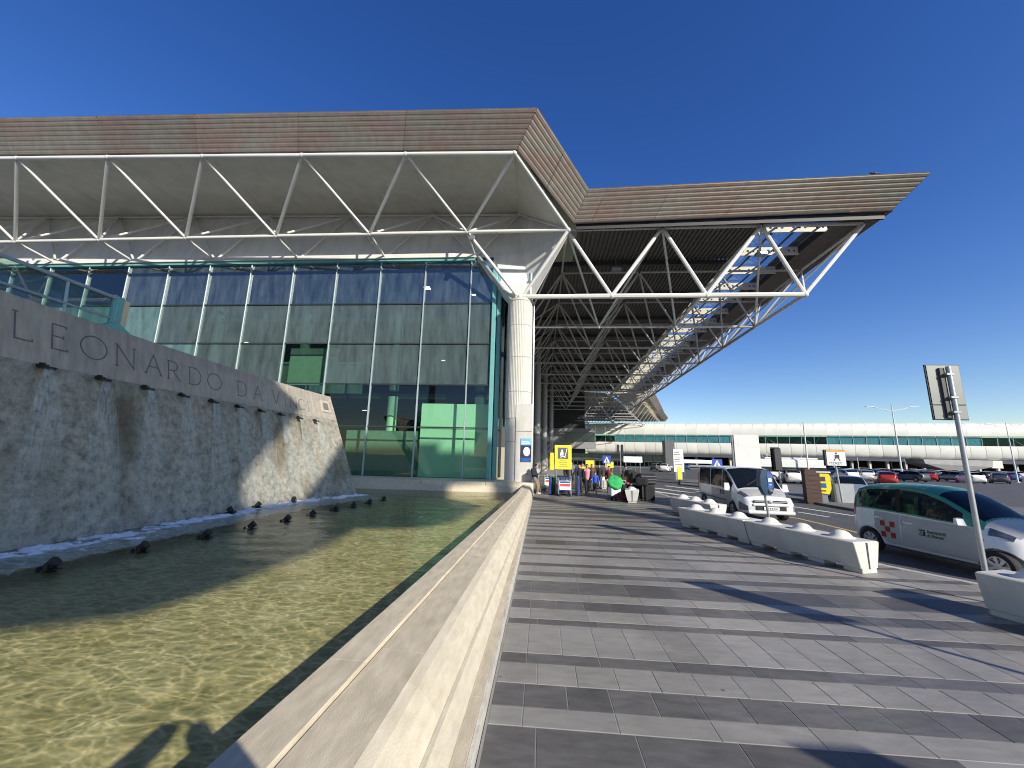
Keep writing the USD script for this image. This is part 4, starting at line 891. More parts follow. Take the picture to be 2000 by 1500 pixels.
# ================================================================ THE SKYBRIDGE
BX = np.array([math.cos(math.radians(12.5)), -math.sin(math.radians(12.5)), 0]); BN = np.array([-BX[1], BX[0], 0]) * -1.0   # towards the viewer
BO = np.array([79.0, 110.0, 0])
br = Thing('skybridge', 'long white curved-panel skybridge with a teal glazed strip crossing behind the road', 'bridge', (79, 110, 3.8))
M('bridge_panel', (.64, .63, .56), .5, var=.05, scale=.3, rnd=.05)
def bp(s, d, z): return BO + BX * s + BN * d + np.array([0, 0, z])
UPP = [(-.25, 9.47), (.30, 9.50), (.38, 10.2), (.36, 11.2), (.18, 12.0), (-.25, 12.6), (-.9, 12.88), (-3.0, 12.95)]
LOP = [(-.25, 7.20), (.30, 7.16), (.36, 6.4), (.32, 5.4), (.10, 4.5), (-.4, 3.95), (-1.2, 3.83), (-4, 3.8)]
s = -78.0
while s < 60:
    for nm, pr in (('upper_panel', UPP), ('lower_panel', LOP)):
        br.part(nm, grid([[bp(s + .03, d, z) for d, z in pr], [bp(s + 2.87, d, z) for d, z in pr]]), 'bridge_panel', smooth=50, w=True)
    br.part('pane', grid([[bp(s + .1, -.5, 7.2), bp(s + .1, -.3, 9.48)], [bp(s + 2.8, -.5, 7.2), bp(s + 2.8, -.3, 9.48)]]), 'glass_bridge' if math.sin(s * .11) + .5 * math.sin(s * 1.7) > -.2 else 'glass_green', w=True)
    if rng.random() < .5: br.part('inner_post', bb(0, .12, 0, .12, 0, 2.2) if False else tube(bp(s + rng.uniform(.5, 2.5), -2.2, 7.2), bp(s + rng.uniform(.5, 2.5), -2.2, 9.45), .10, 5), 'pale_frame', w=True)
    br.part('mullion', tube(bp(s, -.42, 7.2), bp(s, -.24, 9.48), .06, 5), 'pale_frame', w=True)
    if int((s + 78) / 2.9) % 3 == 0: br.part('brace', tube(bp(s + .2, -1.4, 9.3), bp(s + 2.6, -1.4, 7.3), .09, 5), 'pale_frame', w=True)
    s += 2.9
br.part('inner_floor', slab([bp(-78, -.7, 7.15), bp(60, -.7, 7.15), bp(60, -7, 7.15), bp(-78, -7, 7.15)], .3), 'interior_grey', w=True)
M('bridge_inside', (.05, .16, .16), .8, var=.5, scale=.25)
br.part('inner_wall', slab([bp(-78, -6, 7.2), bp(60, -6, 7.2), bp(60, -6, 9.5), bp(-78, -6, 9.5)], .2), 'bridge_inside', w=True)
br.part('roof', slab([bp(-78, -.9, 12.9), bp(60, -.9, 12.9), bp(60, -8, 12.9), bp(-78, -8, 12.9)], .3), 'bridge_panel', w=True)
br.part('underside', slab([bp(-78, -1.1, 3.86), bp(60, -1.1, 3.86), bp(60, -8, 3.86), bp(-78, -8, 3.86)][::-1], .2), 'interior_dark', w=True)
M('pier_concrete', (.36, .35, .33), .8, var=.1, scale=.8)
def pier(px, name, label, lab_h=True):
    p = ony(px, 920, 100); s0 = (p - BO) @ BX
    t = Thing('bridge_pier', label, 'pier', bp(s0, -3.5, 0), math.radians(-12.5))
    t.part('head', hull([(-5.6, -4, 3.75), (7.6, -4, 3.75), (-5.6, 3, 3.75), (7.6, 3, 3.75), (-5.4, -4, 2.7), (7.4, -4, 2.2), (-5.4, 3, 2.7), (7.4, 3, 2.2), (-.5, -3.4, 1.0), (3.2, -3.4, 1.0), (-.5, 2.4, 1.0), (3.2, 2.4, 1.0)]), 'pier_concrete')
    t.part('shaft', lathe([(1.5, -.1), (1.5, 1.1)], 20, (1.4, 0, 0)), 'pier_concrete', smooth=40)
    t.part('end_cap', cham(7.45, 9.6, -3.6, 2.6, 1.9, 3.7, .05), 'bridge_panel')
pier(1895, '', 'broad grey concrete pier head under the skybridge behind the green car roof')
p = ony(1310, 920, 112)
t = Thing('bridge_pier', 'square dark grey pier under the skybridge left of the white van', 'pier', (p[0], p[1] + 1, 0))
t.part('shaft', cham(-1.35, 1.35, -1.2, 1.2, -.1, 7.4, .1), 'front_band'); t.part('base', cham(-1.7, 1.7, -1.5, 1.5, -.1, .5, .1), 'pier_concrete')

# ================================================================ FAR BUILDINGS UNDER AND BEHIND THE BRIDGE
pk = Thing('parking_building', 'dark long parking building far behind the skybridge', 'building', (120, 150, 0))
M('navy_wall', (.03, .038, .06), .7, var=.2, scale=.2)
for z0, z1, mt in ((-.1, .5, 'interior_grey'), (3.4, 5.4, 'navy_wall'), (8.2, 9.6, 'navy_wall')):
    pk.part('floor_slab', bb(20, 300, 150 - .4 * z0, 170, z0, z1), mt, w=True)
pk.part('back_wall', bb(20, 300, 170, 171, 0, 9.5), 'interior_dark', w=True)
for k in range(46): pk.part('column', cham(21 + 6 * k, 21.7 + 6 * k, 150.2, 151, .5, 8.2, .05), 'white_concrete' if k % 3 else 'column_grey', w=True)
for k in range(20):
    pk.part('pane', bb(150 + 4 * k, 153.6 + 4 * k, 149.6, 149.8, 5.5, 8.1), 'bridge_inside', w=True)
lb = Thing('arrivals_hall', 'low glazed hall with a white framed front under the left end of the skybridge', 'building', (14, 128, 0))
M('hall_glass', (.03, .14, .17), .15, var=.4, scale=.4)
lb.part('body', bb(4, 46, 134, 150, 0, 3.7), 'interior_dark', w=True)
for k in range(14):
    lb.part('pane', bb(5 + 2.9 * k, 7.8 + 2.9 * k, 133.8, 133.95, 1.6, 3.7), 'hall_glass', w=True)
    lb.part('frame', [bb(4.95 + 2.9 * k, 5.15 + 2.9 * k, 133.5, 133.75, -.1, 1.6), bb(4.95 + 2.9 * k, 7.85 + 2.9 * k, 133.5, 133.75, 1.25, 1.6), bb(6.3 + 2.9 * k, 6.45 + 2.9 * k, 133.5, 133.75, -.1, 1.3)], 'white_paint', w=True)
lb.part('fascia', bb(4, 30, 133.2, 133.7, 1.7, 2.2), 'white_paint', w=True)

# ================================================================ POSTS, LAMPS, SIGNS
def pole(t, p, q, r, mat='galvanised', r2=None): return t.part('pole', tube(p, q, r, 10, r2), mat, smooth=40)
LAMP_G = 'double armed street lamps by the car park'
def street_lamp(h=11.4):
    t = Thing('street_lamp', 'tall pale street lamp with two curved arms rising above the skybridge', 'street lamp', (53.8, 63.4, -.1), math.radians(-6))
    t.part('pole', tube((0, 0, 0), (0, 0, h), .13, 10, .06), 'white_steel', smooth=40)
    t.part('base_plate', lathe([(.3, 0), (.3, .06), (.16, .1), (.14, .5)], 12), 'white_steel')
    for s in (-1, 1):
        t.part('arm', [m for k in range(6) for m in [tube((s * 2.4 * k / 6, 0, h - .95 + .55 * (k / 6) ** 2), (s * 2.4 * (k + 1) / 6, 0, h - .95 + .55 * ((k + 1) / 6) ** 2), .05, 6)]], 'white_steel', smooth=40)
        t.part('lamp_head', hull([(s * 2.3, -.13, h - .44), (s * 2.3, .13, h - .44), (s * 3.5, -.18, h - .34), (s * 3.5, .18, h - .34), (s * 3.5, .12, h - .26), (s * 3.5, -.12, h - .26), (s * 2.4, 0, h - .30)]), 'white_steel')
    return t
L0 = street_lamp()
for px, py, Y, lab in ((1987, 935, 66, 'street lamp with curved arms by the dark wall right of the bridge pier'), (1745, 930, 120, 'distant street lamp with two arms under the bridge left of the tall lamp post'), (1772, 930, 128, 'distant street lamp with two arms under the bridge right of the tall lamp post')):
    g_ = ony(px, py, Y); n = copy_of(L0, (g_[0], Y, -.1), math.radians(-6 + Y / 30), lab)
    if True:
        n.prim.SetInstanceable(False); sc = {66: .80, 120: .62, 128: .62}[Y]
        UsdGeom.Xformable(n.prim).AddScaleOp().Set(Gf.Vec3f(sc, sc, sc))
for px, py0, py1, Y, r, lab in ((1580, 825, 985, 44, .09, 'tall slim white pole behind the traffic light'), (1571, 890, 950, 52, .07, 'slim white pole just left of the tall slim pole'), (1680, 893, 935, 70, .07, 'thin white pole right of the ticket sign'), (1492, 890, 915, 60, .06, 'thin white pole right of the white billboard')):
    a, b = ony(px + 7 * (py1 > 960), py1, Y), ony(px - 7 * (py1 > 960), py0, Y)
    t = Thing('slim_pole', lab, 'pole', (a[0], Y, -.12)); pole(t, (0, 0, 0), (0, 0, b[2] + .12), r, 'white_steel', r * .6); t.part('foot', lathe([(r * 2, 0), (r * 2, .1), (r, .2)], 8), 'white_steel')
# sign seen from behind beside the parked electric car, and two more of its kind out along the kerb
SG = 'grey metal sign plates on poles along the kerb'
def kerb_sign():
    p = ony(1938, 1190, 7.0)
    t = Thing('road_sign', 'back of a grey two-plate road sign on a pole before the green roofed car', 'sign', (p[0], 7.0, 0), 0, SG)
    X = lambda px, py: ony(px, py, 7.07) - np.array([p[0], 7.0, 0])
    t.part('pole', tube((0, 0, 0), (0.02, 0, 3.74), .036, 12), 'galvanised', smooth=40)
    t.part('upper_plate', slab([(-.27, .075, 3.09), (.25, .075, 3.09), (.25, .075, 3.77), (-.27, .075, 3.77)], -.016), 'plate_grey')
    t.part('lower_plate', slab([(-.27, .075, 2.84), (.25, .075, 2.84), (.25, .075, 3.07), (-.27, .075, 3.07)], -.016), 'plate_grey')
    t.part('edge', [bb(-.285, -.27, .07, .095, 3.08, 3.78), bb(.25, .265, .07, .095, 3.08, 3.78), bb(-.285, .265, .07, .095, 3.77, 3.785), bb(-.285, .265, .07, .095, 3.075, 3.09), bb(-.285, -.27, .07, .095, 2.83, 3.07), bb(.25, .265, .07, .095, 2.83, 3.07), bb(-.285, .265, .07, .095, 2.825, 2.84)], 'dark_print')
    t.part('channel', bb(-.10, -.03, .02, .073, 2.86, 3.72), 'dark_print')
    for z in (2.95, 3.2, 3.6): t.part('clamp', cham(-.06, .06, -.045, .07, z - .02, z + .02, .006), 'grey_metal')
    t.part('sticker', bb(-.25, -.17, .06, .074, 2.87, 3.0), 'white_print')
    return t
M('plate_grey', (.17, .18, .17), .5, metal=.3, var=.08)
KS = kerb_sign()
copy_of(KS, (7.8, 1.44, 0), math.radians(4), 'grey road sign outside the picture whose whole shadow crosses the paving')
copy_of(KS, (7.25, -2.5, 0), math.radians(2), 'grey road sign outside the picture whose shadow touches the bottom edge')
# parking meter
pm = Thing('parking_meter', 'dark blue parking meter on a thin pole between the barrier and the white van', 'parking meter', (8.15, 14.6, ROADZ)); q = pm.loc
a = ony(1503, 1015, 14.6); b = ony(1493, 965, 14.6); hd = ony(1493, 942, 14.6)
pm2 = a
pm.part('pole', tube((a[0], 14.6, -.0), (b[0], 14.6, b[2] + .1), .04, 10), 'galvanised', smooth=40, w=True)
z0, z1 = ony(1493, 967, 14.6)[2], ony(1493, 919, 14.6)[2]; cx = hd[0]
pm.part('housing', hull([(cx + x, 14.6 + y, z) for x, z in ((-.20, z1 - .22), (-.14, z1), (.12, z1), (.22, z1 - .15), (.24, z0 + .25), (.12, z0), (-.06, z0), (-.20, z0 + .3)) for y in (-.13, .13)]), 'blue_meter', w=True)
pm.part('front_panel', hull([(cx + x, 14.46, z) for x, z in ((.02, z1 - .06), (.14, z1 - .06), (.19, z1 - .18), (.19, z0 + .26), (.04, z0 + .2))] + [(cx + x, 14.475, z) for x, z in ((.02, z1 - .06), (.14, z1 - .06), (.19, z1 - .18), (.19, z0 + .26), (.04, z0 + .2))]), 'poster_blue', w=True)
pm.part('display', bb(cx + .05, cx + .16, 14.448, 14.458, z1 - .38, z1 - .26), 'white_print', w=True)
pm.part('coin_slot', bb(cx + .07, cx + .15, 14.448, 14.458, z1 - .50, z1 - .45), 'galvanised', w=True)
pm.part('coin_box', lathe([(.0, -.02), (.07, -.02), (.08, .0), (.0, .02)], 12, (0, 0, 0)) if False else xf(lathe([(.0, -.02), (.07, -.02), (.08, .0), (.0, .02)], 12), (cx + .11, 14.45, z0 + .13), rx=math.pi / 2), 'dark_metal', w=True)
# crossing signs
def crossing_sign(px0, px1, py0, py1, Y, label):
    a, b = ony(px0, py1, Y), ony(px1, py0, Y); w, h = b[0] - a[0], b[2] - a[2]; c = (a[0] + b[0]) / 2
    t = Thing('crossing_sign', label, 'sign', (c, Y, ROADZ), 0)
    t.part('pole', tube((0, .06, 0), (0, .06, b[2] + .1), .04, 8), 'galvanised', smooth=40)
    z0 = a[2] - ROADZ
    pl_ = t.part('plate', cham(-w / 2, w / 2, -.02, .02, z0, z0 + h, .008), 'blue_sign')
    t.part('triangle', hull([(x * w, y, z0 + z * h) for x, z in ((-.36, .12), (.36, .12), (0, .88)) for y in (-.026, -.022)]), 'white_print', under=pl_)
    t.part('walker', [tube((0, -.032, z0 + .52 * h), (-.02 * w, -.032, z0 + .36 * h), .05 * w, 6), tube((-.02 * w, -.032, z0 + .36 * h), (-.10 * w, -.032, z0 + .17 * h), .03 * w, 6), tube((-.02 * w, -.032, z0 + .36 * h), (.10 * w, -.032, z0 + .17 * h), .03 * w, 6), ball((.01 * w, -.032, z0 + .62 * h), .055 * w, 1)], 'dark_print', under=pl_)
crossing_sign(1391, 1410, 897, 913, 40, 'blue crossing sign showing above the roof of the white van')
crossing_sign(1177, 1193, 890, 905, 35, 'blue crossing sign above the walking people left of the luggage heap')
# traffic light seen from behind
a, b, c = ony(1538, 988, 24), ony(1524, 908, 24), ony(1537, 873, 24)
tl = Thing('traffic_light', 'black backed traffic light on a thin pole behind the white van', 'traffic light', (a[0] - .15, 24, ROADZ))
tl.part('pole', tube((.0, 0, 0), (-.14, 0, 2.05), .045, 8), 'galvanised', smooth=40)
tl.part('housing', cham(-.36, .04, -.12, .12, 1.72, 3.0, .03), 'black_plastic')
for z in (1.95, 2.35, 2.75): tl.part('visor', lathe([(.13, z), (.13, z + .02)], 10, (-.16, .2, 0)) if False else cham(-.30, -.02, .12, .3, z + .05, z + .12, .02), 'black_plastic')
tl.part('back_plate', bb(-.42, .10, .13, .145, 1.66, 3.06), 'black_plastic')
a = ony(1212, 900, 60); b = ony(1217, 867, 60)
tl2 = Thing('traffic_light', 'pair of dark traffic lights on a thin pole before the left end of the skybridge', 'traffic light', (a[0], 60, ROADZ))
tl2.part('pole', tube((0, 0, 0), (0, 0, 4.2), .05, 8), 'galvanised', smooth=40)
for dx in (-.35, .28): tl2.part('housing', cham(dx - .16, dx + .16, -.12, .12, 2.8, 4.3, .03), 'black_plastic')
tl2.part('bracket', [bb(-.3, .3, -.03, .03, 3.2, 3.26), bb(-.3, .3, -.03, .03, 4.0, 4.06)], 'black_plastic')
# ticket point: sign, yellow machine, brown cabinet, steel bollard box
Y = 23.0
a, b = ony(1616, 910, Y), ony(1646, 879, Y)
ts = Thing('ticket_sign', 'white ticket sign with an orange top on a slim pole beside the yellow machine', 'sign', ((a[0] + b[0]) / 2, Y, ROADZ), math.radians(-12))
w2 = (b[0] - a[0]) / 2; z0, z1 = a[2] - ROADZ, b[2] - ROADZ
ts.part('pole', tube((.1, .05, 0), (0, .05, z0 + .1), .045, 8), 'galvanised', smooth=40)
ts.part('box', cham(-w2 - .07, w2, -.10, .10, z0, z1, .02), 'dark_print'); ts.part('face', bb(-w2 + .02, w2 - .02, -.112, -.1015, z0 + .03, z1 - .03), 'white_print')
M('orange_print', (.75, .36, .05), .5, var=.04)
ts.part('top_band', bb(-w2 + .02, w2 - .02, -.118, -.1135, z1 - .12, z1 - .04), 'orange_print')
ts.part('lettering', frame(text('TICKET', .12, .004, True), (-w2 + .08, -.113, z0 + .09), (1, 0, 0), (0, 0, 1)), 'dark_print')
ts.part('pictogram', [bb(-.06, .16, -.117, -.113, z0 + .42, z0 + .62), ball((.02, -.115, z0 + .70), .05, 1, (1, .1, 1)), tube((-.12, -.115, z0 + .28), (-.02, -.115, z0 + .45), .018, 5), tube((.18, -.115, z0 + .28), (.1, -.115, z0 + .45), .018, 5)], 'dark_print')
a, b = ony(1592, 985, Y), ony(1614, 921, Y)
tm = Thing('ticket_machine', 'bright yellow ticket machine on a steel foot beside a brown cabinet', 'ticket machine', ((a[0] + b[0]) / 2 + .1, Y, ROADZ), math.radians(-15)); h = b[2] - ROADZ
tm.part('foot', cham(-.14, .16, -.1, .12, 0, .75, .02), 'grey_metal')
tm.part('body', hull([(x, y, z) for x, z in ((-.30, .62), (.22, .55), (.34, .85), (.34, h - .25), (.26, h - .08), (-.28, h - .08)) for y in (-.17, .2)]), 'yellow_box')
tm.part('hood', cham(-.32, .36, -.24, .22, h - .08, h, .02), 'white_paint')
tm.part('screen', bb(-.16, .10, -.182, -.172, h - .52, h - .28), 'dark_print'); tm.part('symbol', bb(-.14, .12, -.182, -.172, h - .86, h - .62), 'poster_blue')
tm.part('slot', bb(-.12, .08, -.182, -.172, h - 1.05, h - .99), 'black_plastic')
a, b = ony(1578, 985, Y), ony(1601, 919, Y)
bc = Thing('brown_cabinet', 'tall dark brown slatted cabinet left of the yellow ticket machine', 'cabinet', ((a[0] + b[0]) / 2, Y + .2, ROADZ), math.radians(-15)); h = b[2] - ROADZ + .05
bc.part('body', cham(-.33, .33, -.3, .3, 0, h, .015), 'brown_cladding')
for k in range(7): bc.part('slat', bb(-.345, .345, -.315, -.302, .10 + (h - .2) * k / 7, .10 + (h - .2) * (k + .9) / 7), 'brown_cladding')
a = ony(1655, 985, 23.3)
bx = Thing('steel_box', 'short brushed steel box on the island in front of the silver car', 'cabinet', (a[0], 23.3, ROADZ), math.radians(-10))
bx.part('body', cham(-.32, .32, -.2, .2, 0, 1.12, .02), 'galvanised'); bx.part('side', cham(-.64, -.33, -.18, .2, 0, 1.10, .02), 'grey_metal')
# white illuminated-style billboard, and a white lattice mast beside the bus
a, b = ony(1436, 918, 35), ony(1480, 850, 35)
wb = Thing('white_billboard', 'tall blank white billboard standing behind the white van', 'billboard', ((a[0] + b[0]) / 2, 35, ROADZ), math.radians(-8)); h = b[2] - ROADZ
wb.part('panel', cham(-.98, .98, -.16, .1, 1.5, h, .02), 'white_paint'); wb.part('side', bb(-1.12, -1.0, -.1, .12, 1.4, h), 'grey_metal')
for x in (-.7, .7): wb.part('leg', tube((x, 0, 0), (x, 0, 1.5), .07, 8), 'grey_metal')
wb.part('inset', bb(-.6, .6, -.168, -.162, h - 1.0, h - .75), 'bridge_panel')
lm = Thing('lattice_mast', 'short white lattice mast between the billboard and the bus', 'mast', (ony(1510, 930, 50)[0], 50, ROADZ)); h = ony(1505, 886, 50)[2] + .1
for dx in (-.28, .28): lm.part('leg', tube((dx, 0, 0), (dx - .25, 0, h), .05, 6), 'white_steel')
for k in range(9): lm.part('brace', tube((-.28 * (1 if k % 2 else -1) - .25 * k / 9, 0, h * k / 9), (.28 * (1 if k % 2 else -1) - .25 * (k + 1) / 9, 0, h * (k + 1) / 9), .035, 5), 'white_steel')
# yellow panel signs over the entrance far off, a white shelter roof and posts
for px, Y, w_, z0, z1, mt, lab in ((1152, 70, 1.5, .5, 1.7, 'yellow_sign', 'small yellow sign far off behind the walking people'), (1190, 74, 1.5, .4, 1.5, 'yellow_sign', 'small yellow sign far off left of the traffic light pair'), (1236, 66, 3.0, 1.55, 2.5, 'white_print', 'white hanging direction board far off above the luggage heap'), (1362, 58, 4.6, 1.7, 2.2, 'white_print', 'long white shelter roof edge behind the van')):
    c = ony(px, 900, Y)[0]; t = Thing('far_sign', lab, 'sign', (c, Y, ROADZ))
    t.part('board', cham(-w_ / 2, w_ / 2, -.06, .06, z0 + .1, z1 + .1, .02), mt)
    for s_ in (-.4, .4): t.part('post', tube((s_ * w_, .05, 0), (s_ * w_, .05, z0 + .2), .05, 6), 'galvanised')
vs = Thing('notice_stand', 'white notice stand with yellow strip left of the white van', 'sign', (ony(1327, 945, 45)[0], 45, ROADZ))
vs.part('board', cham(-.55, .55, -.1, .1, .9, 3.4, .03), 'white_print'); vs.part('yellow_strip', cham(-.2, .25, -.13, -.1, .1, 1.5, .01), 'yellow_sign'); vs.part('leg', cham(-.4, .4, -.08, .08, 0, .9, .02), 'grey_metal')
for k in range(6): vs.part('mark', bb(-.45, .35 - .1 * (k % 3), -.108, -.1015, 1.7 + .26 * k, 1.78 + .26 * k), 'dark_print')
# ================================================================ CONCRETE BARRIERS WITH DOMES
def barrier(label, loc, rz, group=None):
    t = Thing('concrete_barrier', label, 'barrier', loc, rz, group); L = 1.285
    sec = lambda wt, wb, z0, z1, x: [(x, -wb / 2, z0), (x, wb / 2, z0), (x, wt / 2, z1), (x, -wt / 2, z1)]
    t.part('body', hull([p for x, k in ((-L, .012), (-L + .012, 0), (L - .012, 0), (L, .012)) for p in sec(.66 - 2 * k, .44 - 2 * k, .095, .565 - k, x)] + [(x, y, .58) for x in (-L + .02, L - .02) for y in (-.30, .30)]), 'white_concrete')
    for k in range(4): t.part('foot', cham(-L + .02 + .733 * k, -L + .37 + .733 * k, -.19, .19, 0, .0945, .01), 'white_concrete')
    for s in (-1, 1): t.part('end_groove', hull([(s * (L + .002), y, z) for y, z in ((-.02, .08), (.02, .08), (.028, .56), (-.028, .56))] + [(s * (L - .02), y, z) for y, z in ((-.02, .08), (.02, .08), (.028, .56), (-.028, .56))]), 'dark_metal')
    for x in (-.82, 0, .82): t.part('dome', lathe([(.25, .578), (.225, .588), (.19, .61), (.165, .645), (.13, .683), (.085, .708), (.04, .718), (.0, .72)], 24, (x, 0, 0)), 'dome_white', smooth=40)
    return t
ang = math.atan2(8.4 - 13.35, 6.32 - 4.66); d = np.array([math.cos(ang), math.sin(ang)])
c0 = np.array([4.66, 13.35]) + d * 1.30; BG = 'white domed concrete barriers along the drop-off lane'
b1 = barrier('white domed concrete barrier in the middle of the row, far end facing the luggage', (*c0, 0), ang, BG)
copy_of(b1, (*(c0 + d * 2.60), 0), ang, 'white domed concrete barrier whose sunlit grooved end stands beside the electric car')
e3 = np.array([5.55, 16.9]); a3 = math.radians(-77); copy_of(b1, (e3[0] + math.cos(a3) * 1.28, e3[1] + math.sin(a3) * 1.28, 0), a3, 'white domed barrier standing behind the row, beside the front of the white van')
a4 = math.radians(-71); p4 = np.array([6.24, 6.45]) + np.array([.31 * math.sin(-a4), .31 * math.cos(a4)]) + 1.285 * np.array([math.cos(a4), math.sin(a4)])
copy_of(b1, (*p4, 0), a4, 'white domed barrier cut off by the right edge under the road sign')
copy_of(b1, (4.62, 20.7, 0), math.radians(77), 'white domed barrier seen end on in front of the luggage heap')
copy_of(b1, (4.46, 29.0, 0), math.radians(81), 'distant white domed barrier seen end on behind the child in blue')
# ================================================================ VEHICLES
def pch(x, y): return PchipInterpolator(x, y)
class Shell:
    """A car body as stations along x (front +x); each gives bottom z, widest half-width, belt (y, z), roof edge (y, z), roof middle z."""
    def __init__(s, rows):
        R = np.array(rows, float); x = R[:, 0]; s.x0, s.x1 = x[0], x[-1]
        s.f = [pch(x, R[:, k]) for k in range(1, R.shape[1])]
    def sec(s, x):
        zb, w, by, bz, ry, rz, rc = [float(f(x)) for f in s.f]; zm = zb + (bz - zb) * .52
        return np.array([(0, zb), (w * .82, zb), (w * .985, zb + (zm - zb) * .35), (w, zm), (by, bz), (ry, rz), (ry * .62, rz + (rc - rz) * .78), (0, rc)])
    def pt(s, x, t, side=1):
        P = s.sec(x); T = np.arange(8.0)
        y, z = float(pch(T, P[:, 0])(t)), float(pch(T, P[:, 1])(t)); return np.array([x, y * side, z])
    def body(s, nx=48, nt=30):
        xs = np.linspace(s.x0, s.x1, nx); T = np.arange(8.0); ts = np.linspace(0, 7, nt); ring = []
        for x in xs:
            P = s.sec(x); y, z = pch(T, P[:, 0])(ts), pch(T, P[:, 1])(ts)
            ring.append(np.vstack([np.column_stack([np.full(nt, x), y, z]), np.column_stack([np.full(nt - 2, x), -y[-2:0:-1], z[-2:0:-1]])]))
        R = np.array(ring); m = R.shape[1]; v = R.reshape(-1, 3); i, j = np.meshgrid(np.arange(nx - 1), np.arange(m), indexing='ij'); k = (i * m + j).ravel(); k2 = (i * m + (j + 1) % m).ravel()
        f = np.vstack([np.column_stack([k, k + m, k2 + m]), np.column_stack([k, k2 + m, k2])])
        c0, c1 = len(v), len(v) + 1; v = np.vstack([v, R[0].mean(0), R[-1].mean(0)]); a = np.arange(m); b = (a + 1) % m; e = (nx - 1) * m
        f = np.vstack([f, np.column_stack([a, b, np.full(m, c0)]), np.column_stack([e + b, e + a, np.full(m, c1)])])
        t = trimesh.Trimesh(v, f, process=False)
        return (v, f[:, ::-1] if t.volume < 0 else f)
    def patch(s, fxt, side=1, nx=14, nt=6, off=.005, depth=.02):
        """fxt(a, b), a and b from 0 to 1, gives (x, t); the patch stands off the body by off."""
        A, B = np.linspace(0, 1, nx), np.linspace(0, 1, nt); P = np.empty((nx, nt, 3))
        for i, a in enumerate(A):
            for j, b in enumerate(B):
                x, t = fxt(a, b)
                P[i, j] = s.pt(x, t if t <= 7 else 14 - t, side if t <= 7 else -side)
        du, dv = np.gradient(P, axis=0), np.gradient(P, axis=1); N = np.cross(du, dv); N /= np.linalg.norm(N, axis=2, keepdims=True) + 1e-12
        c = np.array([(s.x0 + s.x1) / 2, 0, .7])
        if np.sum(N * (P - c)) < 0: N = -N
        F, K = P + N * off, P - N * depth; a, fa = grid(F); b, fb = grid(K); n = len(a)
        if np.dot(np.cross(a[fa[0, 1]] - a[fa[0, 0]], a[fa[0, 2]] - a[fa[0, 0]]), N[0, 0]) < 0: fa = fa[:, ::-1]; fb = fb
        else: fb = fb[:, ::-1]
        idx = np.arange(nx * nt).reshape(nx, nt); rim = np.concatenate([idx[:, 0], idx[-1, 1:], idx[-2::-1, -1], idx[0, -2:0:-1]]); q = np.roll(rim, -1)
        return (np.vstack([a, b]), np.vstack([fa, fb, np.column_stack([rim, q, q + n]), np.column_stack([rim, q + n, rim + n])]))
    def rect(s, x0, x1, t0, t1, side=1, off=.005, **k): return s.patch(lambda a, b: (x0 + (x1 - x0) * a, t0 + (t1 - t0) * b), side, off=off, **k)
def wells(body, wheels, r, w):
    v, f = body; m = manifold3d.Manifold(manifold3d.Mesh(v.astype(np.float32), f.astype(np.uint32)))
    if m.is_empty(): return body
    for x, y, z in wheels:
        c = manifold3d.Manifold.cylinder(w, r, r, 28).rotate([90, 0, 0]).translate([x, y + w / 2 if y > 0 else y + w / 2, z]); m = m - c
    return m
def wheel(t, x, y, z, r, wd, spokes=7, side=1, rimmat='alloy'):
    s = 1 if y > 0 else -1
    o = lambda pr, n=28: xf(lathe(pr, n), (x, y, z), rx=-math.pi / 2 * s)
    p = t.part('wheel', o([(r * .66, -wd / 2), (r * .93, -wd / 2), (r, -wd * .3), (r, wd * .3), (r * .93, wd / 2), (r * .66, wd / 2), (r * .63, wd * .3), (r * .63, -wd * .3)]), 'rubber', smooth=40)
    parts = [o([(r * .64, wd * .20), (r * .67, wd * .46), (r * .60, wd * .46), (r * .58, wd * .20)]), o([(.0, wd * .36), (r * .16, wd * .36), (r * .14, wd * .44), (.0, wd * .45)], 12)]
    for k in range(spokes):
        a = 2 * math.pi * k / spokes; ca, sa = math.cos(a), math.sin(a)
        e = lambda rr, off: np.array([x + rr * ca - off * sa, y, z + rr * sa + off * ca])
        q = [e(r * .10, -r * .07), e(r * .61, -r * .10), e(r * .61, r * .10), e(r * .10, r * .07)]
        parts.append(hexa([p_ + [0, s * wd * .28, 0] for p_ in q], [p_ + [0, s * wd * .42, 0] for p_ in q]))
    t.part('rim', parts, rimmat, under=p); t.part('brake_disc', o([(.0, wd * .05), (r * .60, wd * .05), (r * .60, wd * .10), (.0, wd * .10)], 20), 'dark_metal', under=p)
# ---- the small electric car
EV_ROWS = [(-1.70, .42, .52, .48, .92, .40, 1.00, 1.03), (-1.64, .28, .64, .60, .98, .50, 1.22, 1.28), (-1.50, .21, .705, .665, 1.0, .545, 1.40, 1.47), (-1.1, .20, .735, .70, 1.005, .575, 1.50, 1.585), (-.5, .20, .74, .708, .99, .585, 1.525, 1.61),
           (.05, .20, .74, .708, .965, .58, 1.50, 1.595), (.40, .20, .74, .70, .95, .565, 1.40, 1.52), (.75, .20, .735, .69, .94, .56, 1.22, 1.35), (1.05, .20, .73, .67, .92, .56, 1.03, 1.14), (1.30, .21, .71, .63, .86, .53, .91, .98), (1.52, .24, .63, .55, .76, .45, .80, .86), (1.66, .32, .48, .42, .66, .34, .69, .73), (1.70, .42, .36, .32, .60, .26, .63, .66)]
EV_ROWS = [(x * 1.02, zb, w, by, bz * 1.02, ry * 1.03, rz * 1.065, rc * 1.075) for x, zb, w, by, bz, ry, rz, rc in EV_ROWS]
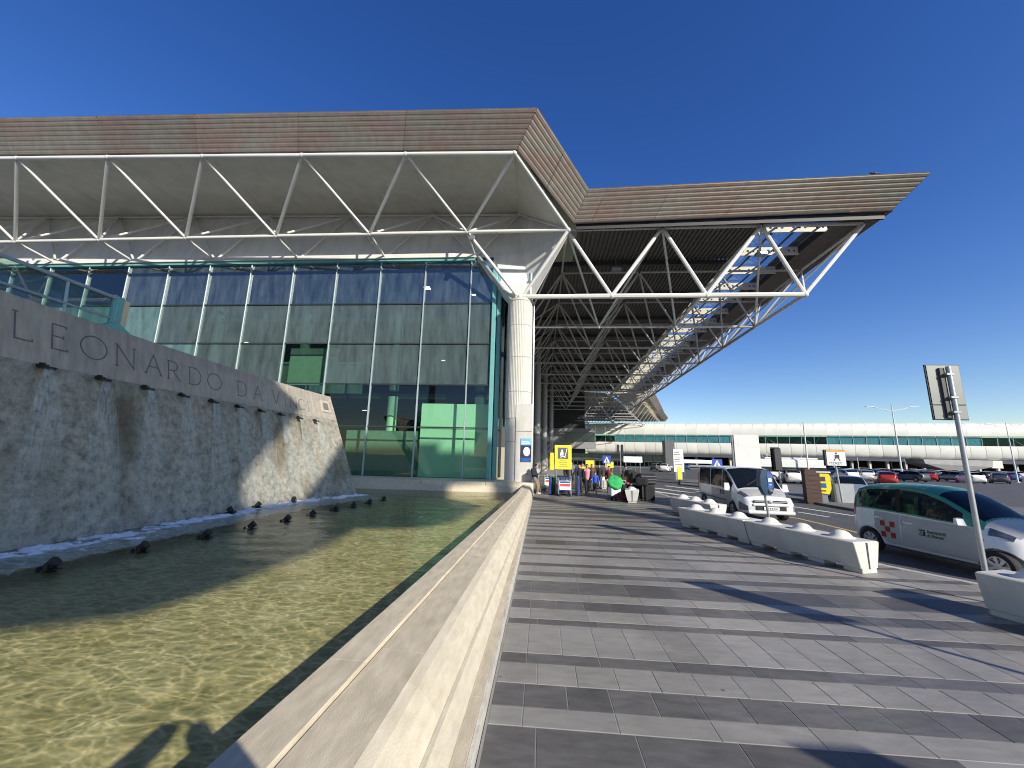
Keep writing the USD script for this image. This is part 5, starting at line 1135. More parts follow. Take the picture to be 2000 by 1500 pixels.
sh = Shell(EV_ROWS); hd = math.atan2(8.61 - 11.3, 8.87 - 8.51); fwd = np.array([math.cos(hd), math.sin(hd)]); lft = np.array([-fwd[1], fwd[0]])
c = np.array([8.69, 9.95]) + lft * .70 - fwd * (-.0)
ec = Thing('electric_car', 'small white car with green roof and red checker sticker parked beside the barriers', 'car', (*(c - fwd * .07), ROADZ), hd)
WZ = .285
ec.part('body', wells(sh.body(), [(x, y, WZ) for x in (-1.2, 1.35) for y in (.66, -.66)], .335, .36), 'car_white', smooth=35)
ec.part('roof_panel', sh.patch(lambda a, b: (-1.62 + 2.80 * a, 4.06 + 5.88 * b), nx=30, nt=24, off=.004), 'green_paint', smooth=35)
for side in (-1, 1):
    ec.part('side_window', sh.patch(lambda a, b: (-1.44 + .98 * a, 4.12 + (.74 - .12 * (1 - a) ** 3) * b), side, 14, 6, .009), 'car_glass', smooth=35)
    ec.part('side_window', sh.patch(lambda a, b: (-.36 + 1.20 * a, 4.12 + .74 * b * (1 - .12 * a ** 4)), side, 16, 6, .009), 'car_glass', smooth=35)
    ec.part('pillar', sh.rect(-.46, -.36, 4.10, 4.9, side, .0085, nx=4), 'black_plastic', smooth=35)
    ec.part('door', sh.patch(lambda a, b: (-.38 + 1.46 * a, 1.75 + 2.25 * b), side, 16, 10, .004), 'car_white', smooth=35)
    ec.part('rear_door', sh.patch(lambda a, b: (-1.02 + .62 * a if b > .5 else -1.02 + .30 * (1 - 2 * b) + (.62 - .30 * (1 - 2 * b)) * a, 1.75 + 2.25 * b), side, 10, 12, .004), 'car_white', smooth=35)
    h_ = sh.pt(-.22, 3.62, side); ec.part('door_handle', cham(-.32, -.12, h_[1] - .018, h_[1] + .018, h_[2] - .02, h_[2] + .02, .008), 'car_white')
    h_ = sh.pt(-.93, 3.66, side); ec.part('door_handle', cham(-1.03, -.84, h_[1] - .018, h_[1] + .018, h_[2] - .02, h_[2] + .02, .008), 'car_white')
    h_ = sh.pt(.86, 4.0, side); ec.part('mirror', hull([h_ + [x, side * y, z] for x, y, z in ((0, .02, .03), (.10, .04, .02), (.08, .21, .03), (0, .21, .03), (0, .05, .17), (.07, .06, .15), (.05, .19, .15), (0, .19, .16))]), 'car_white', smooth=50)
    ec.part('headlight', sh.patch(lambda a, b: (1.24 + .30 * a, 3.75 + .95 * b + .25 * a), side, 8, 5, .008), 'headlight', smooth=35)
    ec.part('taillight', sh.patch(lambda a, b: (-1.67 + .09 * a, 3.6 + 1.1 * b), side, 4, 6, .008), 'taillight', smooth=35)
    ec.part('side_marker', sh.rect(1.12, 1.18, 3.4, 3.5, side, .006, nx=3, nt=3), 'dark_print')
    ec.part('sill', sh.rect(-.85, 1.0, 1.05, 1.5, side, .006, nx=10, nt=4), 'bumper_grey', smooth=35)
ec.part('windscreen', sh.patch(lambda a, b: (.40 + .74 * a, 5.2 + 3.6 * b), nx=14, nt=20, off=.009), 'car_glass', smooth=35)
ec.part('rear_window', sh.patch(lambda a, b: (-1.64 + .14 * a, 5.25 + 3.5 * b), nx=6, nt=14, off=.009), 'car_glass', smooth=35)
ec.part('bonnet', sh.patch(lambda a, b: (1.16 + .42 * a, 4.9 + 4.2 * b), nx=8, nt=14, off=.004), 'car_white', smooth=35)
for x in (-1.2, 1.35):
    for y in (.655, -.655): wheel(ec, x, y, WZ, WZ, .155)
# markings on the near side, laid on the body's skin
def skin_quad(x0, x1, z0, z1, mat, name, under=None, off=.009):
    """A decal between two heights on the car's right side."""
    def tz(x, z):
        lo, hi = 1.5, 4.0
        for _ in range(24):
            m_ = (lo + hi) / 2
            if sh.pt(x, m_)[2] < z: lo = m_
            else: hi = m_
        return lo
    return ec.part(name, sh.patch(lambda a, b: (x0 + (x1 - x0) * a, tz(x0 + (x1 - x0) * a, z0 + (z1 - z0) * b)), -1, 4, 4, off, .002), mat, under=under)
q = .118
for i, j in ((0, 3), (2, 3), (1, 2), (0, 1), (2, 1)):
    skin_quad(-.87 + q * i, -.87 + q * (i + 1), .30 + .128 * j, .30 + .128 * (j + 1), 'red_print', 'checker_square')
lg = skin_quad(.02, .15, .615, .745, 'green_print', 'logo')
def skin_text(s_, x, z, h):
    v, f = text(s_, h, .003, True); vv = []
    for p in v:
        xx = x + p[0]; y = None
        lo, hi = 1.5, 4.0
        for _ in range(18):
            m_ = (lo + hi) / 2
            if sh.pt(xx, m_)[2] < z + p[1]: lo = m_
            else: hi = m_
        w_ = sh.pt(xx, lo)[1]; vv.append((xx, -(w_ + .0095 + p[2]), z + p[1]))
    return (np.array(vv), f)
ec.part('lettering', skin_text('Aeroporti', .18, .690, .062), 'green_print'); ec.part('lettering', skin_text('di Roma', .18, .610, .062), 'green_print')
for a_, b_, c_, d_ in ((.035, .055, .64, .72), (.035, .10, .64, .655), (.085, .10, .64, .69), (.07, .135, .70, .715)): skin_quad(a_, b_, c_, d_, 'white_print', 'logo_mark', lg, .0125)
M('seat_grey', (.13, .13, .13), .8)
# ---- the white van
VAN = [(-2.40, .50, .86, .86, 1.05, .80, 1.80, 1.86), (-2.34, .36, .93, .92, 1.06, .84, 1.86, 1.93), (-2.0, .30, .95, .945, 1.06, .86, 1.88, 1.955), (-.5, .29, .95, .945, 1.06, .865, 1.885, 1.97), (.55, .29, .95, .94, 1.05, .855, 1.87, 1.955), (.85, .29, .95, .94, 1.045, .84, 1.80, 1.90), (1.25, .29, .95, .935, 1.04, .80, 1.50, 1.60), (1.62, .29, .95, .92, 1.03, .80, 1.17, 1.25), (1.90, .29, .94, .88, .99, .76, 1.06, 1.12), (2.15, .30, .91, .80, .90, .68, .94, .99), (2.32, .34, .82, .72, .76, .60, .79, .82), (2.40, .42, .74, .66, .66, .55, .68, .70)]
vs_ = Shell(VAN)
vh = math.radians(-93); vf_ = np.array([math.cos(vh), math.sin(vh)])
vn = Thing('white_van', 'white passenger van facing right behind the barriers', 'van', (8.50, 17.75, ROADZ), vh)
VZ = .33
vn.part('body', wells(vs_.body(), [(x, y, VZ) for x in (-1.62, 1.42) for y in (.86, -.86)], .40, .40), 'van_white', smooth=35)
for side in (-1, 1):
    vn.part('side_window', vs_.rect(-2.15, -.75, 4.12, 4.90, side, .008), 'car_glass', smooth=35)
    vn.part('side_window', vs_.rect(-.65, .52, 4.12, 4.90, side, .008), 'car_glass', smooth=35)
    vn.part('door_window', vs_.patch(lambda a, b: (.60 + .80 * a, 4.10 + .80 * b * (1 - .15 * a ** 3)), side, 12, 6, .008), 'car_glass', smooth=35)
    vn.part('door', vs_.patch(lambda a, b: (.56 + .88 * a, 1.9 + 2.1 * b), side, 10, 8, .005), 'van_white', smooth=35)
    vn.part('sliding_door', vs_.patch(lambda a, b: (-.62 + 1.14 * a, 1.9 + 2.1 * b), side, 10, 8, .005), 'van_white', smooth=35)
    for x in (.44, .66): h_ = vs_.pt(x, 3.75, side); vn.part('door_handle', cham(x - .04, x + .04, h_[1] - .03, h_[1] + .03, h_[2] - .10, h_[2] + .08, .01), 'black_plastic')
    vn.part('trim_strip', vs_.rect(-2.2, 1.0, 2.75, 2.95, side, .009, nx=12, nt=3), 'bumper_grey', smooth=35)
    h_ = vs_.pt(1.32, 4.0, side); vn.part('mirror', hull([h_ + [x, side * y, z] for x, y, z in ((0, .02, .0), (.08, .02, .0), (0, .24, .02), (.09, .24, .02), (.0, .05, .30), (.06, .05, .28), (0, .22, .30), (.06, .22, .28))]), 'van_white', smooth=50)
    vn.part('headlight', vs_.patch(lambda a, b: (1.86 + .34 * a, 3.85 + 1.15 * b + .12 * a), side, 8, 6, .010), 'headlight', smooth=35)
    vn.part('bumper_corner', vs_.patch(lambda a, b: (2.0 + .38 * a, 2.0 + 1.25 * b), side, 8, 6, .010), 'bumper_grey', smooth=35)
    vn.part('taillight', vs_.rect(-2.385, -2.34, 3.6, 4.6, side, .01, nx=3), 'taillight')
    vn.part('wiper', tube(vs_.pt(1.60, 6.2, side) + [.02, 0, .03], vs_.pt(1.38, 6.75, side) + [.02, side * -.2, .035], .012, 5), 'black_plastic')
vn.part('windscreen', vs_.patch(lambda a, b: (.80 + .90 * a, 5.10 + 3.80 * b), nx=12, nt=20, off=.009), 'car_glass', smooth=35)
vn.part('bonnet', vs_.patch(lambda a, b: (1.78 + .44 * a, 5.0 + 4.0 * b), nx=8, nt=14, off=.005), 'van_white', smooth=35)
vn.part('grille', [cham(2.36, 2.415, -.58, .58, .70, .79, .012), cham(2.385, 2.43, -.52, .52, .44, .58, .012)], 'black_plastic')
vn.part('chrome_bar', cham(2.405, 2.43, -.55, .55, .735, .76, .006), 'alloy')
vn.part('badge', xf(lathe([(.0, 0), (.07, 0), (.07, .02), (.0, .025)], 16), (2.42, 0, .75), ry=math.pi / 2), 'alloy')
vn.part('front_bumper', [cham(2.30, 2.46, -.80, .80, .30, .44, .04), cham(2.33, 2.45, -.62, .62, .585, .69, .03)], 'van_white', smooth=50)
vn.part('number_plate', cham(2.445, 2.462, -.26, .26, .46, .57, .004), 'white_print')
vn.part('plate_characters', [bb(2.463, 2.466, -.20 + .07 * k, -.16 + .07 * k, .485, .545) for k in range(6)], 'dark_print')
for x in (-1.62, 1.42):
    for y in (.85, -.85): wheel(vn, x, y, VZ, VZ, .21, 6, rimmat='grey_metal')
# ---- ordinary cars: one shell, several paints
CAR = [(-2.08, .42, .60, .58, .80, .52, .86, .88), (-2.0, .28, .74, .72, .92, .60, 1.02, 1.06), (-1.7, .22, .82, .78, .95, .62, 1.28, 1.34), (-1.1, .20, .85, .81, .95, .63, 1.42, 1.47), (-.2, .19, .86, .82, .94, .64, 1.43, 1.49), (.45, .19, .86, .81, .92, .64, 1.28, 1.36), (.95, .19, .86, .79, .90, .66, 1.00, 1.06), (1.35, .20, .85, .76, .83, .64, .88, .93), (1.75, .23, .79, .68, .72, .56, .76, .80), (1.98, .30, .66, .56, .60, .46, .63, .66), (2.06, .40, .54, .46, .54, .38, .56, .58)]
cs_ = Shell(CAR)
def small_car(label, loc, rz, paint, detail=True, group=None, name='parked_car'):
    t = Thing(name, label, 'car', loc, rz, group)
    b = cs_.body(30 if detail else 22, 24 if detail else 18)
    t.part('body', wells(b, [(x, y, .31) for x in (-1.3, 1.27) for y in (.78, -.78)], .36, .34), paint, smooth=35)
    for side in (-1, 1):
        t.part('side_window', cs_.patch(lambda a, b: (-1.72 + 1.32 * a, 4.12 + .76 * b * (1 - .25 * (1 - a) ** 2)), side, 8, 4, .008), 'car_glass', smooth=35)
        t.part('side_window', cs_.patch(lambda a, b: (-.32 + 1.05 * a, 4.12 + .76 * b * (1 - .2 * a ** 3)), side, 8, 4, .008), 'car_glass', smooth=35)
        t.part('headlight', cs_.patch(lambda a, b: (1.60 + .30 * a, 3.5 + 1.1 * b), side, 5, 4, .008), 'headlight', smooth=35)
        t.part('taillight', cs_.rect(-2.06, -1.95, 3.4, 4.4, side, .008, nx=3), 'taillight')
        h_ = cs_.pt(.68, 4.0, side); t.part('mirror', cham(.62, .74, h_[1] - .02 if side > 0 else h_[1] - .17, h_[1] + .17 if side > 0 else h_[1] + .02, h_[2] + .02, h_[2] + .15, .03), paint)
    t.part('windscreen', cs_.patch(lambda a, b: (.12 + .82 * a, 5.12 + 3.76 * b), nx=8, nt=12, off=.008), 'car_glass', smooth=35)
    t.part('rear_window', cs_.patch(lambda a, b: (-1.92 + .55 * a, 5.15 + 3.7 * b), nx=6, nt=10, off=.008), 'car_glass', smooth=35)
    t.part('grille', cham(2.02, 2.085, -.40, .40, .34, .50, .02), 'black_plastic'); t.part('number_plate', cham(2.085, 2.10, -.26, .26, .40, .50, .004), 'white_print')
    for x in (-1.3, 1.27):
        for y in (.765, -.765): wheel(t, x, y, .31, .31, .19, 5)
    return t
sv = small_car('silver small car facing right on the far carriageway behind the steel box', (18.4, 25.3, ROADZ), math.radians(-118), 'car_silver')
a = ony(1985, 965, 16); dk = small_car('black car cut off by the right edge behind the green car roof', (21.6, 16.6, ROADZ), math.radians(-100), 'car_black')
dk.part('beacon', [lathe([(.07, 1.48), (.08, 1.52), (.07, 1.66), (.0, 1.68)], 10, (-.4, .3, 0))], 'orange_print')
CG = 'cars parked in rows under and beyond the skybridge'
kinds = [dk, sv] + [small_car(l, ony(px, 925, Y) * [1, 1, 0] + [0, 0, ROADZ], r, p, False, CG) for l, px, Y, r, p in (
    ('white parked car far off between the brown cabinet and the steel box', 1540, 46, 1.3, 'car_white'), ('dark blue parked car far off right of the silver car', 1712, 62, 1.45, 'car_blue'), ('red parked car far off above the back of the green car', 1728, 48, 1.0, 'car_red'), ('grey parked car far off left of the tall street lamp', 1700, 75, 1.5, 'car_grey'))]
w_, bl_, rd_, gr_ = kinds[2:]
desc = {id(w_): 'white', id(bl_): 'dark blue', id(rd_): 'red', id(gr_): 'grey', id(sv): 'silver', id(dk): 'black'}
spots = [(1652, 58, w_, 'behind the ticket sign pole'), (1668, 66, gr_, 'right of the ticket sign'), (1690, 58, w_, 'left of the tall street lamp foot'), (1752, 70, w_, 'just left of the tall street lamp'), (1776, 60, gr_, 'just right of the tall street lamp'), (1794, 72, bl_, 'above the middle of the green roof'), (1815, 64, rd_, 'above the middle of the green roof'), (1838, 74, w_, 'left of the bridge pier'), (1858, 66, gr_, 'under the left of the pier head'), (1876, 80, bl_, 'under the middle of the pier head'), (1893, 60, w_, 'behind the road sign pole'), (1950, 62, gr_, 'right of the bridge pier shaft'), (1968, 74, bl_, 'left of the right hand street lamp'), (1560, 62, gr_, 'behind the traffic light pole'), (1545, 54, bl_, 'right of the white van bonnet'), (1300, 75, w_, 'left of the square dark pier'), (1285, 85, gr_, 'beside the zebra crossing'), (1340, 95, bl_, 'right of the square dark pier'), (1630, 90, w_, 'under the bridge behind the ticket sign'), (1720, 95, gr_, 'deep under the bridge left of the lamp'), (1800, 98, w_, 'deep under the bridge right of the lamp')]
for k, (px, Y, src, where) in enumerate(spots):
    g_ = ony(px, 930, Y); copy_of(src, (g_[0], Y, ROADZ), 1.35 + .5 * math.sin(5 * k), f'{desc[id(src)]} parked car far off {where}', CG)
extra = [(1660 + 17 * k + 5 * math.sin(9 * k), 78 + 26 * ((k * 7) % 5) / 5, (w_, gr_, bl_, gr_, w_, dk, rd_)[(k * 5) % 7]) for k in range(20)] + [(1505 + 24 * k, 70 + 9 * (k % 3), (gr_, w_, bl_)[k % 3]) for k in range(6)]
extra.sort(key=lambda e: e[0]); seen_ = collections.Counter(); words = ['leftmost', 'second', 'third', 'fourth', 'fifth', 'sixth', 'seventh', 'eighth', 'ninth', 'tenth', 'eleventh', 'twelfth']
for k, (px, Y, src) in enumerate(extra):
    g_ = ony(px, 930, Y); c_ = desc[id(src)]; o_ = words[seen_[c_]]; seen_[c_] += 1
    copy_of(src, (g_[0], Y, ROADZ), 1.3 + .9 * math.sin(3 * k), f'{o_} {c_} car from the left in the hindmost rows of the far car park', CG)
# ---- white coach behind the traffic light
bu = Thing('white_coach', 'white coach with dark windows standing behind the traffic light', 'bus', (ony(1540, 930, 46)[0], 46, ROADZ), math.radians(-8))
bu.part('body', cham(-3.2, 3.2, -1.2, 1.2, .35, 2.55, .12), 'van_white'); bu.part('window_band', cham(-3.1, 3.21, -1.215, 1.19, 1.15, 1.75, .05), 'car_glass')
bu.part('roof_unit', cham(-2.6, 2.6, -1.0, 1.0, 2.55, 2.75, .08), 'van_white')
for x in (-2, 2):
    for y in (-1.1, 1.1): wheel(bu, x, y, .45, .45, .26, 6, rimmat='grey_metal')
# ================================================================ PEOPLE
def chain(pts, rad):
    """Hulls of spheres along a chain of joints, as one solid."""
    out = manifold3d.Manifold(); sp = lambda p, r: manifold3d.Manifold.sphere(r, 14).translate(list(map(float, p)))
    for k in range(len(pts) - 1): out = out + manifold3d.Manifold.batch_hull([sp(pts[k], rad[k]), sp(pts[k + 1], rad[k + 1])])
    return out
def soft(m, ln=.03, it=6):
    m = m.refine_to_length(ln); t = trimesh.Trimesh(*vf(m), process=True); trimesh.smoothing.filter_taubin(t, iterations=it); return (np.array(t.vertices), np.array(t.faces))
def person(label, loc, rz, h, top, legs, pose='walk', hairmat='hair', long=False, shoes='cloth_black', phase=1, group=None, lean=0.0, arms=None):
    t = Thing('person', label, 'person', loc, rz, group)
    J = dict(pel=(0, 0, .53), wai=(.0, 0, .62), che=(.01, 0, .74), nek=(.012, 0, .835), hd=(.02, 0, .925))
    for s, n in ((1, 'L'), (-1, 'R')):
        J['sh' + n] = (0, .105 * s, .80); J['el' + n] = (-.01, .135 * s, .645); J['wr' + n] = (.05, .13 * s, .505)
        J['hip' + n] = (0, .052 * s, .515); J['kn' + n] = (.01, .055 * s, .285); J['an' + n] = (-.005, .055 * s, .045); J['to' + n] = (.085, .062 * s, .022)
    if pose == 'walk':
        f, b = ('L', 'R') if phase > 0 else ('R', 'L'); sf = 1 if f == 'L' else -1
        J['kn' + f] = (.075, .05 * sf, .295); J['an' + f] = (.12, .05 * sf, .05); J['to' + f] = (.205, .055 * sf, .045)
        J['kn' + b] = (-.01, -.05 * sf, .285); J['an' + b] = (-.13, -.05 * sf, .085); J['to' + b] = (-.055, -.055 * sf, .025)
        J['el' + b] = (.03, -.135 * sf, .65); J['wr' + b] = (.11, -.12 * sf, .53); J['el' + f] = (-.06, .135 * sf, .655); J['wr' + f] = (-.04, .13 * sf, .51)
    if pose == 'lean':      # back against the column, feet out in front, head bowed
        J.update(pel=(-.02, 0, .50), wai=(-.06, 0, .60), che=(-.08, 0, .72), nek=(-.05, 0, .815), hd=(.02, 0, .885))
        for s, n in ((1, 'L'), (-1, 'R')):
            J['sh' + n] = (-.08, .10 * s, .775); J['el' + n] = (-.04, .13 * s, .62); J['wr' + n] = (.09, .05 * s, .60); J['hip' + n] = (-.01, .05 * s, .485); J['kn' + n] = (.10, .055 * s, .26); J['an' + n] = (.16 if s > 0 else .10, .055 * s, .045); J['to' + n] = (.25 if s > 0 else .19, .06 * s, .022)
    if pose == 'phone':     # both arms raised overhead
        for s, n in ((1, 'L'), (-1, 'R')): J['sh' + n] = (.02, .115 * s, .83); J['el' + n] = (.09, .20 * s, .97); J['wr' + n] = (.15, .075 * s, 1.09)
    J = {k: np.array(v) * h for k, v in J.items()}
    def C(names, rad): return chain([J[n] for n in names], [r * h for r in rad])
    body = C(['pel', 'wai', 'che', 'nek'], [.072, .065, .072, .032]) + chain([J['nek'], J['hd']], [.032 * h, .036 * h])
    hdm = manifold3d.Manifold.sphere(1.0, 20).scale([.056 * h, .047 * h, .066 * h]).translate(list(J['hd']))
    jaw = manifold3d.Manifold.sphere(1.0, 14).scale([.036 * h, .033 * h, .03 * h]).translate(list(J['hd'] + np.array([.018, 0, -.042]) * h))
    nose = manifold3d.Manifold.sphere(.010 * h, 10).translate(list(J['hd'] + np.array([.058, 0, -.008]) * h))
    ears = manifold3d.Manifold()
    for s in (1, -1): ears = ears + manifold3d.Manifold.sphere(.012 * h, 10).translate(list(J['hd'] + np.array([0, .047 * s, -.004]) * h))
    body = body + hdm + jaw + nose + ears
    for s, n in ((1, 'L'), (-1, 'R')):
        body = body + C(['sh' + n, 'el' + n, 'wr' + n], [.036, .026, .018]) + C(['hip' + n, 'kn' + n, 'an' + n], [.056, .036, .024]) + C(['an' + n, 'to' + n], [.024, .016])
        w, e = J['wr' + n], J['el' + n]; d = (w - e) / np.linalg.norm(w - e); a = np.array([0, s, 0.0]); a -= d * (a @ d); a /= np.linalg.norm(a); b = np.cross(d, a)
        palm = w + d * .034 * h; body = body + chain([w, palm], [.016 * h, .019 * h])
        for k in range(4):
            o = palm + b * (.014 * (k - 1.5)) * h * .62 + d * .008 * h; L_ = (.030, .034, .033, .026)[k] * h
            body = body + chain([o, o + d * L_ * .55 - a * .004 * h, o + d * L_ - a * .012 * h], [.0052 * h, .0048 * h, .004 * h])
        th = w + d * .014 * h + b * .016 * h; body = body + chain([th, th + d * .018 * h + b * .012 * h, th + d * .032 * h + b * .010 * h], [.006 * h, .0055 * h, .0045 * h])
    t.part('body', soft(body, .028, 4), 'skin', smooth=True)
    jk = C(['pel', 'wai', 'che', 'nek'], [.088, .086, .092, .044])
    for n in 'LR': jk = jk + C(['che', 'sh' + n, 'el' + n, 'wr' + n], [.075, .048, .039, .029] if pose != 'phone' else [.08, .062, .058, .048])
    t.part('jacket', soft(jk, .03, 5), top, smooth=True)
    tr = C(['hipL', 'pel', 'hipR'], [.066, .074, .066])
    for n in 'LR': tr = tr + C(['hip' + n, 'kn' + n, 'an' + n], [.066, .046, .035])
    t.part('trousers', soft(tr, .03, 4), legs, smooth=True)
    for n in 'LR': t.part('shoe', soft(chain([J['an' + n] - [.02 * h, 0, .012 * h], J['to' + n]], [.031 * h, .022 * h]), .03, 2), shoes, smooth=True)
    hr = manifold3d.Manifold.sphere(1.0, 18).scale([.060 * h, .052 * h, .058 * h]).translate(list(J['hd'] + np.array([-.010, 0, .018]) * h))
    if long: hr = hr + chain([J['hd'] - [.025 * h, 0, 0], J['nek'] - [.045 * h, 0, .03 * h]], [.048 * h, .05 * h])
    t.part('hair', soft(hr, .03, 2), hairmat, smooth=True)
    for s in (1, -1): t.part('eye', ball(J['hd'] + np.array([.051, .018 * s, .004]) * h, .006 * h, 1), 'hair')
    t.part('mouth', ball(J['hd'] + np.array([.053, 0, -.034]) * h, .008 * h, 1, (.4, 1.6, .35)), 'cloth_maroon')
    return t, J
S_ = -math.pi / 2
lm_, _ = person('person in a dark jacket and pale trousers leaning on the corner column, head bowed', (-.30, 22.75, 0), math.radians(-25), 1.72, 'cloth_navy', 'cloth_khaki', 'lean', shoes='cloth_white')
person('person in a navy jacket walking away beside the blue trolley bay', (2.28, 24.35, 0), S_ + .3, 1.70, 'cloth_navy', 'cloth_black', 'walk')
wp, wj = person('person in a pink top and dark open coat walking towards the viewer', (2.66, 23.2, 0), S_, 1.72, 'cloth_pink', 'cloth_black', 'walk', long=True, phase=-1)
h = 1.72
for s in (1, -1):
    wp.part('open_coat', soft(chain([np.array([-.02, s * .10, .80]) * h, np.array([-.02, s * .115, .62]) * h, np.array([-.03, s * .105, .42]) * h], [.05 * h, .052 * h, .05 * h]) + chain([wj['sh' + ('L' if s > 0 else 'R')], wj['el' + ('L' if s > 0 else 'R')], wj['wr' + ('L' if s > 0 else 'R')]], [.053 * h, .044 * h, .034 * h]), .04, 3), 'cloth_black', smooth=True)
person('small child in a bright blue jacket and dark leggings walking beside the person in pink', (3.20, 23.9, 0), S_ - .1, 1.26, 'cloth_royal', 'cloth_black', 'walk')
person('person in a dark brown coat walking behind the child in blue', (3.25, 25.8, 0), S_ + .2, 1.68, 'cloth_brown', 'cloth_jeans', 'walk', phase=-1)
person('person in a maroon coat standing behind the green bag', (4.25, 25.2, 0), S_ - .4, 1.60, 'cloth_maroon', 'cloth_black', 'stand')
person('person in black with a dark bag in the crowd left of the maroon coat', (3.95, 27.4, 0), S_, 1.66, 'cloth_black', 'cloth_jeans', 'walk')
person('person in a dark jacket seen behind the yellow trolley sign', (1.75, 26.2, 0), S_ + .1, 1.75, 'cloth_black', 'cloth_greycloth', 'stand')
person('person in a red jacket bending by the luggage heap', (4.62, 21.9, 0), S_ + .6, 1.38, 'cloth_redbag', 'cloth_black', 'stand')
person('person in a yellow hooded jacket far off between the walking people', (3.05, 29.5, 0), S_, 1.70, 'cloth_yellow', 'cloth_black', 'walk')
person('person in a pale grey coat far off left of the yellow jacket', (2.35, 31.0, 0), S_ + .2, 1.74, 'cloth_greycloth', 'cloth_black', 'walk', phase=-1)
person('person in a navy coat beside a dark case behind the luggage heap', (5.0, 24.0, 0), S_ + .4, 1.66, 'cloth_navy', 'cloth_black', 'stand')
# the photographer, whose shadow falls on the pool
ph, pj = person('person holding a phone up with both arms behind the pool wall', (.20, -.36, 0), math.pi / 2 + .25, 1.84, 'cloth_black', 'cloth_jeans', 'phone')
# ================================================================ TROLLEYS, BINS, LUGGAGE
ys_ = Thing('trolley_sign', 'yellow luggage trolley sign board standing above the blue trolley bay', 'sign', (1.22, 22.2, 0))
sgn = ys_.part('board', cham(-.47, .47, -.04, .04, 1.40, 2.74, .015), 'yellow_sign')
M('sign_dark', (.10, .105, .11), .5, var=.05)
ys_.part('dark_square', bb(-.29, .29, -.047, -.041, 1.98, 2.60), 'sign_dark', under=sgn)
ys_.part('pictogram', [bb(-.17, -.13, -.053, -.048, 2.10, 2.30), bb(-.17, .12, -.053, -.048, 2.10, 2.14), bb(-.14, .02, -.053, -.048, 2.17, 2.36), bb(-.10, .0, -.053, -.048, 2.38, 2.48), tube((.12, -.05, 2.12), (.20, -.05, 2.52), .022, 6), tube((.20, -.05, 2.52), (.26, -.05, 2.53), .02, 6), ball((-.12, -.05, 2.06), .03, 1, (1, .12, 1)), ball((.10, -.05, 2.06), .03, 1, (1, .12, 1))], 'white_print', under=sgn)
for k, (a, b) in enumerate(((-.20, .22), (-.26, .24), (-.18, .20), (-.24, .26))): ys_.part('text_line', bb(a, b, -.045, -.041, 1.86 - .10 * k, 1.885 - .10 * k), 'sign_dark', under=sgn)
for s in (-.38, .38): ys_.part('post', tube((s, .05, 0), (s, .05, 1.45), .03, 8), 'grey_metal', smooth=40)
ys_.part('side_board', cham(-.72, -.50, .02, .10, 1.36, 2.3, .01), 'yellow_sign')
def trolley(label, loc, rz, framemat='trolley_blue', group=None):
    t = Thing('luggage_trolley', label, 'trolley', loc, rz, group)   # faces +x
    for s in (-1, 1):
        t.part('side_frame', polytube([(.40, s * .30, .12), (-.36, s * .32, .16), (-.44, s * .33, .98)], .022, 6), framemat, smooth=40)
        t.part('front_post', polytube([(.40, s * .34, .0 + .1), (.40, s * .34, .95)], .025, 6), 'galvanised', smooth=40)
        t.part('wheel', xf(lathe([(.0, -.025), (.09, -.025), (.10, -.01), (.10, .01), (.09, .025), (.0, .025)], 14), (.34, s * .26, .10), rx=math.pi / 2), 'rubber', smooth=40)
    t.part('wheel', xf(lathe([(.0, -.025), (.09, -.025), (.10, 0), (.09, .025), (.0, .025)], 14), (-.36, 0, .10), rx=math.pi / 2), 'rubber', smooth=40)
    t.part('deck', [tube((-.36, y, .17), (.40, y, .14), .014, 5) for y in np.linspace(-.26, .26, 6)], 'galvanised')
    t.part('handle', tube((-.44, -.33, .98), (-.44, .33, .98), .028, 8), 'black_plastic', smooth=40)
    t.part('basket', [tube((-.30, y, .78), (-.06, y, .74), .010, 5) for y in np.linspace(-.28, .28, 5)] + [tube((-.06, -.28, .74), (-.06, .28, .74), .014, 5), tube((-.06, -.28, .92), (-.06, .28, .92), .014, 5)], framemat)
    p = t.part('ad_panel', cham(.41, .425, -.30, .30, .34, .80, .004), 'white_print')
    t.part('red_print', bb(.4255, .429, -.27, .27, .52, .66), 'red_print', under=p); t.part('blue_print', bb(.4255, .429, -.27, .27, .70, .79), 'poster_blue', under=p)
    t.part('front_bar', [tube((.40, -.34, .95), (.40, .34, .95), .02, 6), tube((.40, -.34, .30), (.40, .34, .30), .016, 6)], framemat)
    return t
TG = 'luggage trolleys pushed together under the yellow sign'
t0 = trolley('luggage trolley with red and white panel at the front under the yellow sign', (1.30, 22.05, 0), S_, 'trolley_blue', TG)
for k in range(1, 4): copy_of(t0, (1.30 - .02 * k, 22.05 + .34 * k, 0), S_, f'luggage trolley pushed in {["", "second", "third", "last"][k]} in the row under the yellow sign', TG)
tg = trolley('white fronted luggage trolley standing alone behind the leaning person', (.30, 25.2, 0), S_ + .5, 'galvanised')
gb = Thing('green_bin', 'dark green bin left of the blue trolley bay', 'bin', (.85, 23.6, 0)); gb.part('body', cham(-.33, .33, -.3, .3, .03, .82, .03), 'trolley_green'); gb.part('lid', cham(-.35, .35, -.32, .32, .825, .88, .02), 'trolley_green')
for s in (-.75, .78):
    bbn = Thing('blue_bay_panel', f'blue side panel of the trolley bay, {"left" if s < 0 else "right"} of the trolleys', 'panel', (1.28 + s, 23.0, 0))
    bbn.part('panel', cham(-.07, .07, -.9, .5, .05, .98, .02), 'trolley_blue'); bbn.part('rail', tube((0, -.9, 1.0), (0, .5, 1.0), .03, 8), 'galvanised', smooth=40)
